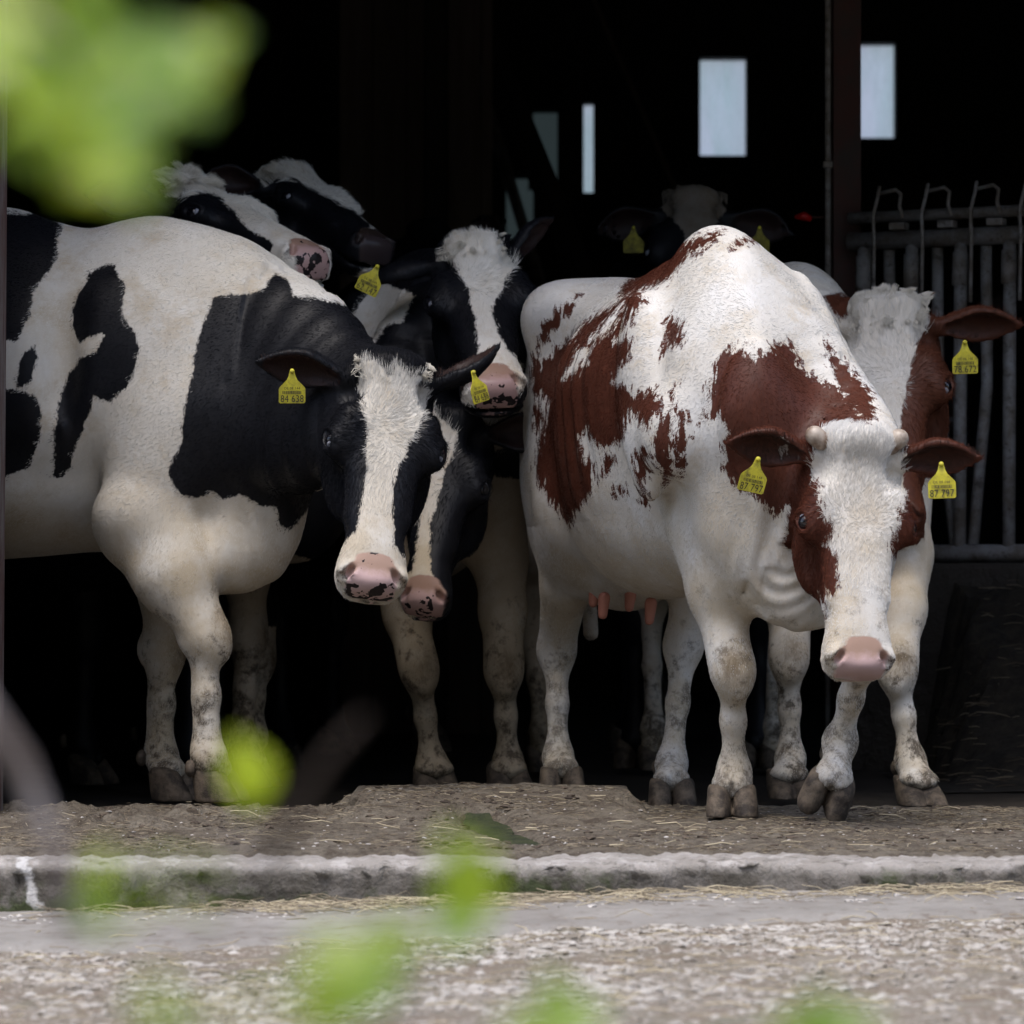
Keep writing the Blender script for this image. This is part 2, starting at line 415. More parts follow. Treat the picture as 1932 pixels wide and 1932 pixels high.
class Cow:
    def __init__(s, label, loc, heading, size=1.0, vox=.0075, group='cattle at the barn opening'):
        s.h = R(heading); s.size = size; s.vox = vox
        s.root = empty('cow', (loc[0], loc[1], 0), s.h); tag(s.root, label, 'cow', group)
        s.o = np.array([loc[0], loc[1], 0.0]); c, n = math.cos(s.h), math.sin(s.h)
        s.M = np.array([[c, n, 0], [-n, c, 0], [0, 0, 1.0]])      # world -> local
        s.F = Field(); s.dirt = []; s.hoofs = []; s.heads = None; s.inner = []; s.eyes = []
    def L(s, p): return s.M@(np.asarray(p, float)-s.o)
    def D(s, d): return s.M@np.asarray(d, float)
    def W(s, p): return np.asarray(p)@s.M+s.o
    def P(s, px, py, Y): return s.L(at(px, py, Y))
    def torso(s, udder=True, hook=.245, st=None, belly=1.0, tail=True, spine=(1.31, 1.405), wither=1.41, hookz=1.33, blade=(.215, 1.12, .30), slim=1.0):
        z = s.size; S = np.array(st or BODY); S = S*z
        F = s.F
        F.add(loft((0, 0, 0), np.eye(3), S, p=2.15, cap=.8, pu=(-.60*z, -.15*z, 2.5, 1.72), pd=(-.05*z, .42*z, 2.15, 1.5)), .01)
        for y in (-1, 1):
            F.add(ell(z*np.array((-.55, y*hook, hookz)), z*np.array((.10, .06, .06))), .15*z)          # hook bone
            F.add(ell(z*np.array((-.93, y*.12, 1.20)), z*.05), .10*z)                                  # pin bone
            F.add(ell(z*np.array((-.37, y*.285, 1.22)), z*np.array((.11, .075, .11))), .09*z, 's')        # flank hollow
            F.add(ell(z*np.array((-.68, y*.19*(.3+.7*slim), .90)), z*np.array((.20, .115*slim, .30))), .10*z)             # thigh
            F.add(ell(z*np.array((.50, y*blade[0], blade[1])), z*np.array((.12, .060, blade[2])), ax=[(.97, 0, .25), (0, 1, 0), (-.25, 0, .97)]), .06*z)   # shoulder blade
            F.add(ell(z*np.array((.68, y*.165, .95)), z*np.array((.085, .075, .10))), .07*z)              # point of the shoulder
            F.add(ell(z*np.array((.33, y*.30, 1.20)), z*np.array((.035, .04, .22))), .07*z, 's')        # behind the blade
        F.add(cone(z*np.array((-.95, 0, spine[0])), z*np.array((.42, 0, spine[1])), z*.030, z*.028), .07*z)    # spine
        F.add(ell(z*np.array((.44, 0, wither)), z*np.array((.13, .045, .055))), .10*z)                    # withers
        F.add(ell(z*np.array((-.02, 0, .80)), z*np.array((.42, .29*slim, .20*belly))), .12*z)                 # belly
        if udder:
            F.add(ell(z*np.array((-.50, 0, .66)), z*np.array((.19, .15, .15))), .10*z)
        # slow muscle swell over everything
        def swell(p):
            q = p*7.0
            return (.0035*(np.sin(q[:, 0]*1.3+2*np.sin(q[:, 2]*.9))*np.sin(q[:, 2]*1.7+1.1)*np.cos(q[:, 1]*1.2))+.0016*np.sin(p[:, 0]*23+3*np.sin(p[:, 2]*9))*np.sin(p[:, 2]*19+2*np.sin(p[:, 0]*11))).astype(f32)
        F.add(swell, 0, 'd')
        if tail:
            a = z*np.array((-1.0, 0, 1.30)); F.add(tube_f([a+(.06, 0, 0), a+(-.03, 0, -.04), a+(-.07, 0, -.25), a+(-.06, .02, -.6), a+(-.05, .03, -.85)], [(-1, 0, 0)]*5, [(.04, .045), (.04, .04), (.026, .026), (.018, .018), (.022, .022)]), .03)
    def rib_rows(s, x0, x1, amp=.005):
        z = s.size
        def fn(p):
            w_ = np.clip((p[:, 0]-x0*z)/.12, 0, 1)*np.clip((x1*z-p[:, 0])/.12, 0, 1)*np.clip((p[:, 2]-.75*z)/.2, 0, 1)*np.clip((1.38*z-p[:, 2])/.2, 0, 1)
            return (amp*w_*np.sin((p[:, 0]+.25*(p[:, 2]-1))*52)).astype(f32)
        s.F.add(fn, 0, 'd')
    def fore(s, top, elbow, knee, fet, hoof, face=(1, 0, 0), toe=None, r=1.0, dirt=True, up=None, arm=1.0):
        F = s.F; z = s.size*r
        k = unit(np.asarray(knee)-elbow); side = unit(np.cross(k, face)); fw = np.cross(side, k)
        F.add(cone(top, elbow, .125*z, .092*z, sq=(side, 1.45)), .055)
        F.add(ell(np.asarray(elbow)-fw*.045*z, (.06*z, .045*z, .075*z)), .04)
        m = np.asarray(elbow)*.5+np.asarray(knee)*.5
        F.add(cone(elbow, m+fw*.008, .088*z*arm, .066*z*(2*arm-1), sq=(side, 1.12*arm)), .028)
        F.add(cone(m+fw*.008, knee, .064*z*(2*arm-1), .046*z*(.6+.4*arm)), .04)
        F.add(ell(np.asarray(knee)+fw*.008, (.044*z, .044*z, .085*z), ax=[fw, side, k]), .05)
        F.add(ell(np.asarray(knee)-fw*.045*z-k*.0, (.022*z, .03*z, .035*z), ax=[fw, side, k]), .03)
        s.lower(knee, fet, hoof, fw, side, z, toe, .038, up)
        if dirt: s.dirt.append((np.asarray(knee)+fw*.055*z+k*.012, .052))
    def hind(s, hip, stifle, hock, fet, hoof, face=(1, 0, 0), toe=None, r=1.0, up=None):
        F = s.F; z = s.size*r; k = unit(np.asarray(hock)-stifle); side = unit(np.cross(k, face)); fw = np.cross(side, k)
        F.add(cone(hip, stifle, .17*z, .13*z, sq=(side, 1.5)), .10)
        m = np.asarray(stifle)*.45+np.asarray(hock)*.55
        F.add(cone(stifle, m, .12*z, .068*z, sq=(side, 1.35)), .08)
        F.add(cone(m, hock, .066*z, .050*z), .03)
        F.add(ell(hock, (.060*z, .045*z, .075*z), ax=[fw, side, k]), .03)
        F.add(ell(np.asarray(hock)-fw*.05*z-k*.03*z, (.028*z, .025*z, .045*z), ax=[fw, side, k]), .04)
        k2 = unit(np.asarray(fet)-hock); s2 = unit(np.cross(k2, face)); s.lower(hock, fet, hoof, np.cross(s2, k2), s2, z, toe, .040, up)
    def lower(s, kn, fet, hoof, fw, side, z, toe, r0, up=None):
        F = s.F; kn = np.asarray(kn); fet = np.asarray(fet); hoof = np.asarray(hoof); toe = unit(toe if toe is not None else fw)
        up = np.array((0, 0, 1.0)) if up is None else unit(up)
        c = kn*.5+fet*.5
        F.add(cone(kn, c, r0*z, .0275*z), .03); F.add(cone(c, fet, .0275*z, .030*z), .03)
        F.add(cone(kn*.8+fet*.2-fw*.028*z, kn*.1+fet*.9-fw*.034*z, .010*z, .012*z), .022)       # tendons behind the cannon bone
        F.add(ell(fet, (.030*z, .034*z, .042*z), ax=[fw, side, np.cross(fw, side)]), .045)
        cor = hoof+up*.078*z-toe*.018*z
        F.add(cone(fet, cor, .033*z, .038*z), .025)
        F.add(ell(cor, (.042*z, .048*z, .022*z), ax=[toe, np.cross(up, toe), up]), .02)
        F.add(ell(cor+toe*.058*z-up*.01, (.03, .005, .03), ax=[toe, np.cross(up, toe), up]), .012, 's')
        s.hoofs.append((hoof, toe, up, z, fet-fw*.045*z, side))
    def neck(s, pts, rad, ups=None, k=.16):
        ups = ups or [(0, 0, 1)]*len(pts)
        s.F.add(tube_f(pts, ups, rad), k)
    def head(s, poll, muz, front, sc=1.0, width=1.0, ears=(None, None), dish=True, mouth=True, g='head', lid=1.0, muzw=1.0, jaw=1.0):
        """poll and muzzle end in local coordinates; front = direction the forehead faces"""
        F = s.F; n = unit(np.asarray(muz)-poll); f = unit(np.asarray(front)-n*np.dot(front, n)); sd_ = np.cross(f, n)
        Lh = np.linalg.norm(np.asarray(muz)-poll)*sc; z = Lh/.585; s.hf = (np.asarray(poll, float), n, sd_, f, z)
        A = [n, sd_, f]; w_ = width
        def H(a, b, c): return np.asarray(poll)+z*(a*n+b*sd_*w_+c*f)
        s.H = H
        st = np.array([(-.025, 0, -.085, .055*w_, .040, .045), (.0, 0, -.085, .082*w_, .065, .07), (.05, 0, -.09, .100*w_, .082, .10), (.11, 0, -.098, .107*w_, .093, .125*jaw),
                       (.18, 0, -.105, .120*w_, .098, .142*jaw), (.25, 0, -.108, .117*w_, .098, .142*jaw), (.32, 0, -.103, .101*w_, .092, .122*jaw), (.39, 0, -.092, .083*w_, .084, .095), (.45, 0, -.082, .074*w_*muzw, .076, .078),
                       (.495, 0, -.078, .082*w_*muzw, .072, .074), (.535, 0, -.078, .087*w_*muzw, .068, .070), (.562, 0, -.080, .082*w_*muzw, .058, .062), (.580, 0, -.082, .068*w_*muzw, .040, .045)])*z
        F.add(loft(poll, A, st, p=2.7, cap=.25), .05, g=g)
        nos = []
        for y in (-1, 1):
            F.add(ell(H(.180, y*.098, -.034), z*np.array((.050, .026, .028)), ax=A), .045*z, g=g)     # brow ridge
            F.add(ell(H(.222, y*.106, -.064), z*np.array((.046, .026, .034)), ax=A), .04*z, g=g)     # eye mound
            F.add(ell(H(.265, y*.080, -.165), z*np.array((.085, .040, .065)), ax=A), .05*z, g=g)      # cheek
            F.add(ell(H(.075, y*.098, -.045), z*np.array((.05, .03, .03)), ax=A), .04*z, 's', g=g)    # temple
            F.add(cone(H(.27, y*.082, -.09), H(.40, y*.066, -.06), .012*z, .012*z), .04*z, g=g)        # facial crest
            F.add(ell(H(.35, y*.108, -.105), z*np.array((.075, .018, .035)), ax=A), .06*z, 's', g=g)  # hollow below the crest
            out_ = unit(sd_*y*.86+f*.50); ea = [unit(n*.90+f*.35-out_*np.dot(n*.9+f*.35, out_)), out_]; ea = [ea[0], out_, np.cross(ea[0], out_)]
            ec = H(.222, y*.118, -.050)
            F.add(ell(ec+out_*.012*z, z*np.array((.036, .026, .026)), ax=ea), .022*z, g=g)             # lids
            F.add(ell(ec+out_*.032*z, z*np.array((.026*lid, .022, .0145)), ax=ea), .004*z, 's', g=g)   # almond opening
            s.eyes.append((ec+out_*.0125*z, out_, ea, z))
            # nostril: rim, then a comma shaped opening looking forward
            F.add(ell(H(.550, y*.060, -.036), z*np.array((.022, .024, .026)), ax=A), .02*z, g=g)
            q1 = unit(n*.80+sd_*y*.60); q3 = unit(f-q1*np.dot(f, q1)); nf = [ell(H(.553, y*.058, -.016), z*np.array((.0215, .0095, .030)), ax=[q1, np.cross(q1, q3), q3]), cone(H(.565, y*.068, -.024), H(.560, y*.092, -.050), .009*z, .006*z)]
            nos += nf
            s.inner += [(lambda p, q=q: np.where(np.abs(q(p)) < .006, .004-.0, 9)) for q in nf]
        if dish: F.add(ell(H(.135, 0, .022), z*np.array((.085, .052, .028)), ax=A), .06*z, 's', g=g)
        F.add(cone(H(.02, -.03, -.022), H(.02, .03, -.022), .024*z, .024*z), .05*z, g=g)                # poll roll
        F.add(ell(H(.566, 0, -.046), z*np.array((.020, .046, .034)), ax=A), .02*z, g=g)                # nose pad
        if mouth:
            F.add(ell(H(.530, 0, -.118), z*np.array((.038, .056, .030)), ax=A), .022*z, g=g)           # lower lip and chin
            mo = loft(poll, A, np.array([(.43, 0, -.108, .12, .003, .003), (.50, 0, -.104, .12, .0045, .0045), (.60, 0, -.098, .12, .006, .006)])*z, p=4)
            F.add(mo, .008*z, 's', g=g)
        for q in nos: F.add(q, .006*z, 's', g=g)
        F.add(ell(H(.06, 0, -.20), z*np.array((.10, .075, .09)), ax=A), .10, g=g)                      # throat behind the jaw
        s.headz = z
        for y in (-1, 1):
            e = ears[0 if y < 0 else 1]
            if not e: continue
            s.ear(H(.045, y*.088, -.075), e[0], e[1], e[2]*z, e[3] if len(e) > 3 else 1.0)
    def ear(s, base, direction, opening, length, wid=1.0):
        d = unit(direction); o = unit(np.asarray(opening)-d*np.dot(opening, d)); w_ = np.cross(d, o); l = length
        A = [d, w_, o]
        st = np.array([(-.02, 0, 0, .020, .020, .020), (.03, 0, 0, .024*wid, .022, .022), (.07, 0, 0, .042*wid, .024, .030), (.11, 0, 0, .056*wid, .022, .034), (.14, 0, .002, .052*wid, .018, .030),
                       (.17, 0, .004, .038*wid, .012, .022), (.20, 0, .008, .017*wid, .006, .010), (.215, 0, .01, .006*wid, .003, .005)])*(l/.2)
        s.F.add(loft(base, A, st, p=2.0, cap=.4), .022, g='ear')
        inn = np.array([(.035, 0, .016, .010, .03, .010), (.07, 0, .017, .028*wid, .03, .026), (.11, 0, .018, .043*wid, .03, .031), (.14, 0, .017, .040*wid, .03, .026), (.17, 0, .017, .026*wid, .03, .018), (.192, 0, .017, .012*wid, .02, .008)])*(l/.2)
        fi = loft(base, A, inn, p=2.0, cap=.4); s.F.add(fi, .007, 's', g='ear'); s.inner.append(fi)
    def pink_fn(s, p):
        poll, n, sd_, f, z = s.hf; A = np.array([n, sd_, f], f32)
        q = (p-poll.astype(f32))@A.T/z
        st = np.array([(.526, 0, -.01, .044, .06, .045), (.531, 0, -.02, .052, .06, .045), (.553, 0, -.03, .062, .08, .06), (.570, 0, -.03, .058, .08, .06), (.60, 0, -.04, .064, .09, .085), (.64, 0, -.04, .05, .09, .085)])
        a = -loft((0, 0, 0), np.eye(3), st, p=2.6, cap=.5)(q.astype(f32)); b = a
        return np.maximum(a, b)*z
    def coat_value(s, P3, head, spec):
        """spec: {'body': (base, [(Y, poly px)...]), 'head': ...}; base 'w' = white with dark patches, 'd' = the reverse"""
        Wd = s.W(P3); out = np.zeros(len(P3), f32)
        for key, mask in (('body', ~head), ('head', head)):
            base, polys = spec.get(key, ('w', [])); m = np.nonzero(mask)[0]; best = np.full(len(m), -.5, f32); q = Wd[m]; cut = []
            for it in polys:
                Y, poly = it[0], it[1]
                w3 = np.array([at(a, b, Y) for a, b in poly]); ce = w3.mean(0); d = unit(ce-np.array([0, 0, CAMH]))
                k = (q[:, 1]-Y)/d[1]; P2 = np.stack([q[:, 0]-d[0]*k, q[:, 2]-d[2]*k], 1)
                sd = poly_sd(P2, w3[:, [0, 2]])
                if len(it) > 2 and it[2] == 'cut': cut.append(sd)
                else: best = np.maximum(best, sd)
            for c in cut: best = np.minimum(best, -c)
            out[m] = best if base == 'w' else -best
        return out
    def finish(s, mat, coat, fur=0, furlen=.014, colors=(None, None), forelock=None, hoofs=True, white=(.70, .655, .585), headfur=1.6):
        ex = [s.L(p) for p in []]
        pts = [h[0] for h in s.hoofs]
        poll, n, sd_, f, z = s.hf
        allp = np.array([poll+n*.66*z+sd_*.2, poll+n*.66*z-sd_*.2, poll-n*.08+sd_*.36, poll-n*.08-sd_*.36, poll-f*.35, poll+f*.1+n*.6, poll-n*.15, poll+n*.3+f*.1, poll+n*.65-f*.2]+pts)
        lo = np.minimum(allp.min(0), (-1.15*s.size, -.45*s.size, .0))-.05; hi = np.maximum(allp.max(0), (.9*s.size, .45*s.size, 1.55*s.size))+.08
        lo[2] = -.02
        v, fc = s.F.mesh(lo, hi, s.vox); v = relax(v, fc, 2, .45)
        # nearest group for every vertex: head or body
        dh = np.full(len(v), 9, f32); db = np.full(len(v), 9, f32)
        for fn, k, op, g in s.F.pr:
            if op != 'u': continue
            if g in ('head', 'ear'): dh = np.minimum(dh, fn(v))
            else: db = np.minimum(db, fn(v))
        head = dh < db+.004
        body = mesh_obj('body', v, fc, mat, s.root); me = body.data
        def put(name, val):
            a = me.attributes.new(name, 'FLOAT', 'POINT'); a.data.foreach_set('value', val.astype(f32))
        patch = s.coat_value(v, head, coat); put('patch', patch)
        pink = s.pink_fn(v); put('pink', pink)
        inner = np.full(len(v), -1, f32)
        for fi in s.inner: inner = np.maximum(inner, .004-np.abs(fi(v)))
        put('grime', np.where(head, 0, s.grime*np.clip((1.25-v[:, 2])/.3, 0, 1)).astype(f32)); put('inner', inner); put('nosev', (((v-poll.astype(f32))@n.astype(f32))/z-.53)/.05)  # grime: dirt and barn shade together, below the head
        dirt = np.zeros(len(v), f32)
        for c, r in s.dirt: dirt = np.maximum(dirt, np.clip(1.2-np.sqrt((((v-c.astype(f32))/(1, 1, 1.35))**2).sum(1))/r, 0, 1))
        put('dirt', dirt)
        for ec, out_, ea, zz in s.eyes:
            sg = 1 if s.wild else -1; e = blob('eye', ec, (.0205*zz,)*3, eye_t.m, s.root, seg=20)
            blob('eye_white', ec+sg*ea[0]*.0135*zz+out_*(.0010 if s.wild else -.0012)*zz, (.0105*zz, .0160*zz, .0125*zz), sclera_t.m, e, ax=[ea[0], out_, ea[2]], seg=16)
        if hoofs:
            for hf in s.hoofs: s.hoof(*hf)
        if fur:
            s.fur(v, fc, head, patch, pink, inner, int(fur), furlen, colors, white, headfur)
        if forelock: s.forelock(colors, white, coat, **forelock)
        s.v = v
        return s
    def hoof(s, c, toe, up, z, dew, side):
        F = Field(); sd = np.cross(up, toe); A = [up, sd, toe]
        for y in (-1, 1):
            ty = unit(toe+sd*y*.10); AA = [up, np.cross(up, ty), ty]
            st = np.array([(.0, 0, .004, .031, .060, .052), (.02, 0, .0, .031, .058, .052), (.05, 0, -.008, .029, .046, .048), (.075, 0, -.016, .026, .034, .04), (.088, 0, -.02, .016, .018, .025)])*z
            F.add(loft(np.asarray(c)+sd*y*.0325*z, AA, st, p=2.3, cap=.12), .004)
        lo = np.asarray(c)-.12; hi = np.asarray(c)+.15; lo2 = lo.copy()
        v, f = F.mesh(lo, hi, .006); v = relax(v, f, 1, .4)
        o = mesh_obj('hoof', v, f, hoof_t.m, s.root)
        for y in (-1, 1):
            blob('dewclaw', dew+side*y*.028*z, (.015*z, .015*z, .022*z), hoof_t.m, s.root, seg=10)
    furrad = 1.0
    wild = False
    grime = 0.0  # amount of dirt plus barn shade put into the whites
    def curves(s, name, P, rad, col, npt):
        n = len(P)//npt; hc = bpy.data.hair_curves.new(name); hc.add_curves([npt]*n)
        hc.attributes['position'].data.foreach_set('vector', P.astype(f32).ravel())
        ra = hc.attributes.get('radius') or hc.attributes.new('radius', 'FLOAT', 'POINT'); ra.data.foreach_set('value', rad.astype(f32))
        ca = hc.attributes.new('hcol', 'FLOAT_COLOR', 'CURVE'); ca.data.foreach_set('color', np.concatenate([col, np.ones((n, 1))], 1).astype(f32).ravel())
        hc.materials.append(hair_m.m)
        o = bpy.data.objects.new(name, hc); C.objects.link(o); o.parent = s.root
        return o
    def fur(s, v, fc, head, patch, pink, inner, N, ln, colors, white, headfur):
        q = v[fc]; a = np.cross(q[:, 2]-q[:, 0], q[:, 3]-q[:, 1]); ar = np.linalg.norm(a, axis=1)*.5+1e-12; nrm = a/(2*ar[:, None])
        ek = np.zeros(len(fc), bool)
        for ec, o_, ea, zz in s.eyes: ek |= np.linalg.norm(v[fc[:, 0]]-(ec+o_*.012*zz), axis=1) < .021*zz
        wgt = ar*(~ek)*np.where(head[fc[:, 0]], headfur, 1)*(pink[fc[:, 0]] < -.002)*(v[fc[:, 0], 2] > .06)
        idx = rng.choice(len(fc), N, p=wgt/wgt.sum()); r = rng.random((N, 2, 1)).astype(f32)
        Q = q[idx]; root = (Q[:, 0]*(1-r[:, 0])+Q[:, 1]*r[:, 0])*(1-r[:, 1])+(Q[:, 3]*(1-r[:, 0])+Q[:, 2]*r[:, 0])*r[:, 1]
        nr = nrm[idx]; hd = head[fc[idx, 0]]; pv = patch[fc[idx]].mean(1); dr = 0
        z = root[:, 2]; flow = np.stack([-np.ones(N), np.zeros(N), -np.where(z < .75, 2.5, .55)], 1)
        fm = v[:, 0].max()
        poll, n_, sd_, f_, hz = s.hf; H = (root-poll)@np.array([n_, sd_, f_]).T/hz
        whorl = .21
        up_ = H[:, 0]-whorl; fl = np.outer(np.where(up_ > 0, np.clip(up_*9, 0, 1), up_*7), n_)+np.outer(H[:, 1]*5*np.exp(-(up_/.16)**2), sd_)
        flow = np.where(hd[:, None], fl, flow)
        # slow wander of the flow
        wob = np.stack([np.sin(root[:, 2]*23+root[:, 0]*17), np.sin(root[:, 0]*29+root[:, 1]*13), np.sin(root[:, 1]*31+root[:, 2]*19)], 1)
        flow = flow+wob*.20+rng.normal(0, 1, (N, 3))*np.where(hd, .13, .06)[:, None]
        t = flow-nr*(flow*nr).sum(1)[:, None]; t /= np.linalg.norm(t, axis=1)[:, None]+1e-6
        L_ = ln*np.where(hd, 1.15, .76)*rng.uniform(.6, 1.25, N)*np.where(hd, 1+.75*np.exp(-((H[:, 0]-.06)/.1)**2), 1); L_ = np.where(hd & (H[:, 0] > .40), L_*.5, L_); L_ = np.where(z < .65, L_*.8, L_); L_ = np.where(hd & (np.abs(H[:, 1]) > .12) & (H[:, 0] < .12), L_*.5, L_)
        L_ = L_[:, None]; lift = rng.uniform(.05, .22, (N, 1))*np.where(hd, 1, .40)[:, None]
        P = np.stack([root-nr*.001, root+t*L_*.5+nr*L_*lift*.6, root+t*L_+nr*L_*lift*.75], 1).reshape(-1, 3)
        rad = np.tile(np.array([.00036, .00032, .0001]), N)*s.furrad
        jag = .014*np.sin(root[:, 0]*61+root[:, 2]*43)*np.sin(root[:, 2]*57-root[:, 1]*39)+rng.normal(0, .0025, N)
        dk = (pv+jag*.6) > 0; inn = inner[fc[idx, 0]] > -.001
        W_ = np.array(white); Dk = np.array(colors[0])
        col = np.where(dk[:, None], Dk*rng.uniform(.8, 1.7, (N, 1)), W_*rng.uniform(.93, 1.05, (N, 1))*np.array([[1, .995, .98]])*(1-np.clip((.95-z)/.35, 0, 1)[:, None]*np.array([[.10, .17, .28]])*(.5+.5*np.sin(root[:, 0]*9+root[:, 2]*13))[:, None]))
        gm = np.where(hd, 0, s.grime*np.clip((1.25-z)/.3, 0, 1))[:, None]*(~dk)[:, None]; col = col*(1-gm*(1-np.array([.46, .39, .30])))  # same darkening on the strands, dirt and barn shade together
        low = np.clip(1-(z-.08)/.42, 0, 1); mud = (~dk) & (rng.random(N) < low*.30); col[mud] = col[mud]*np.array([.35, .30, .24])
        for c, r_ in s.dirt:
            m = np.linalg.norm(root-c, axis=1) < r_*.95; m &= rng.random(N) < .8; col[m] = col[m]*np.array([.42, .36, .28])
        col[inn] = np.array([.05, .03, .025])
        s.curves('fur', P, rad, col, 3)
    def forelock(s, colors, white, coat, n=4000, ln=.04, col=None, width=.085, up=1.0, nrange=(-.03, .09), curl=1.0, clump=1.0, side=7.0, fwd=.5):
        poll, n_, sd_, f_, hz = s.hf; R_ = rng
        a = nrange[0]+(nrange[1]-nrange[0])*R_.beta(1.3, 2.6, n); b = np.clip(R_.normal(0, .50, n), -1.05, 1.05)*width
        fr = np.interp(a, [-.04, -.02, .0, .05, .1], [-.09, -.055, -.025, -.008, -.006])-np.abs(b)**2*2.6
        root = poll+hz*(np.outer(a, n_)+np.outer(b, sd_)+np.outer(fr, f_))
        # tufts: strands lean towards the tip of their tuft
        K = max(12, int(70*clump)); ka = R_.uniform(nrange[0], nrange[1], K); kb = np.clip(R_.normal(0, .5, K), -1.05, 1.05)*width
        b = np.clip(b, -.82*width, .82*width)+R_.normal(0, .004, n); own = np.argmin((a[:, None]-ka)**2+(b[:, None]-kb)**2, 1); h1 = R_.uniform(-1, 1, K)[own]; h2 = R_.uniform(-1, 1, K)[own]; h3 = R_.uniform(.55, 1.15, K)[own]
        d0 = np.outer(np.interp(a, [-.03, .01, .04, .09], [-1.0*up, -.6*up, .5, 1.0]), n_)+np.outer(b*side+h1*.35, sd_)+np.outer(np.interp(a, [-.03, .015, .045, .09], [.2, fwd, .25, .08])+h2*.16, f_)+R_.normal(0, .10, (n, 3))
        d0 /= np.linalg.norm(d0, axis=1)[:, None]; L_ = (ln*R_.uniform(.75, 1.08, n)*h3)[:, None]*np.interp(np.abs(b), [0, width], [1, .65])[:, None]*np.interp(a, [.02, .08], [1, .55])[:, None]
        tip = root+d0*L_; tc = np.stack([np.bincount(own, tip[:, i], K)/np.maximum(np.bincount(own, minlength=K), 1) for i in range(3)], 1)[own]
        tip = tip+(tc-tip)*.55; cv = (np.outer(h1, sd_)*.5+np.outer(h2, n_)*.3-np.array([0, 0, .22]))*L_*curl
        m1 = root+d0*L_*.35; m2 = root*.3+tip*.7+cv*.15; tip = tip+cv*.5
        P = np.stack([root-d0*.004, m1, m2, tip], 1).reshape(-1, 3)
        rad = np.tile(np.array([.0006, .00055, .00045, .0001]), n)
        W_ = np.array(white)*np.array([1, .97, .90]); cl = W_*R_.uniform(.78, 1.08, (n, 1))
        if col is not None: cl = np.where((R_.random(K)[own] < col[1])[:, None], np.array(col[0])*R_.uniform(.7, 1.6, (n, 1)), cl)
        if coat is not None and col is None:
            pv = s.coat_value(root.astype(f32), np.ones(n, bool), coat); cl = np.where((pv > 0)[:, None], np.array(colors[0])*R_.uniform(.8, 1.5, (n, 1)), cl)
        s.curves('forelock', P, rad, cl, 4)

def crop(ox, oy, sc, pts):
    """outline traced on an enlargement, back to whole-picture units"""
    return [((ox+x/sc)*.75469, (oy+y/sc)*.75469) for x, y in pts]

# ================================================================== the ground
def struct(name, v, f, m, kind='structure', smooth=False):
    o = mesh_obj(name, v, f, m, None, smooth); o['kind'] = kind; return o
def fbm(x, y, sc, oc=4, seed=0.0):
    return np.array([mnoise.fractal(Vector((a*sc+seed, b*sc, seed)), .7, 2.1, oc) for a, b in zip(x, y)])
def sheet(name, x0, x1, y0, y1, nx, ny, hfun, mat, kind='structure', skirt=None):
    X, Y = np.meshgrid(np.linspace(x0, x1, nx), np.linspace(y0, y1, ny), indexing='ij'); x = X.ravel(); y = Y.ravel(); z = hfun(x, y)
    i = np.arange(nx*ny).reshape(nx, ny); f = np.stack([i[:-1, :-1], i[1:, :-1], i[1:, 1:], i[:-1, 1:]], -1).reshape(-1, 4)
    return struct(name, np.stack([x, y, z], 1), f, mat, kind, True)

yard_t = NT('old_gravel_asphalt')
_o = yard_t.n('TexCoord').outputs['Object']
def vor(t, scale, co, feat='F1', rnd=1.0):
    nd = t.n('TexVoronoi', feature=feat, i_Scale=scale); nd.inputs['Randomness'].default_value = rnd; t.put(nd.inputs['Vector'], co); return nd
v1 = vor(yard_t, 34, _o); v2 = vor(yard_t, 95, _o)
big = yard_t.noise(1.6, 5, .65); mid = yard_t.noise(9, 4, .6)
base = yard_t.mix(yard_t.ramp(big, .35, .65), (.155, .132, .098), (.225, .20, .16))
base = yard_t.mix(yard_t.ramp(mid, .40, .62, 0, .75), base, (.165, .125, .088))
pick = yard_t.n('SeparateColor', i_0=v1.outputs['Color']).outputs[0]
stone = yard_t.math('MULTIPLY', yard_t.ramp(v1.outputs['Distance'], .36, .30), yard_t.ramp(yard_t.math('ADD', pick, yard_t.math('MULTIPLY', yard_t.math('SUBTRACT', big, .5), 1.6)), .52, .56))
sc_ = yard_t.mix(pick, (.30, .25, .215), (.56, .52, .50))
base = yard_t.mix(yard_t.math('MULTIPLY', stone, .25), base, sc_)
pick2 = yard_t.n('SeparateColor', i_0=v2.outputs['Color']).outputs[1]
st2 = yard_t.math('MULTIPLY', yard_t.ramp(v2.outputs['Distance'], .40, .32), yard_t.ramp(pick2, .66, .70))
base = yard_t.mix(yard_t.math('MULTIPLY', st2, .8), base, (.46, .42, .375))
base = yard_t.mix(yard_t.math('MULTIPLY', yard_t.ramp(yard_t.noise(2.3, 5, .7), .56, .68), .5), base, (.085, .105, .045))
yard_t.col(base); yard_t.set(Roughness=.85)
yard_t.bump(yard_t.math('ADD', yard_t.math('MULTIPLY', stone, .3), yard_t.math('ADD', yard_t.math('MULTIPLY', st2, .5), yard_t.noise(30, 4))), .7, .012)

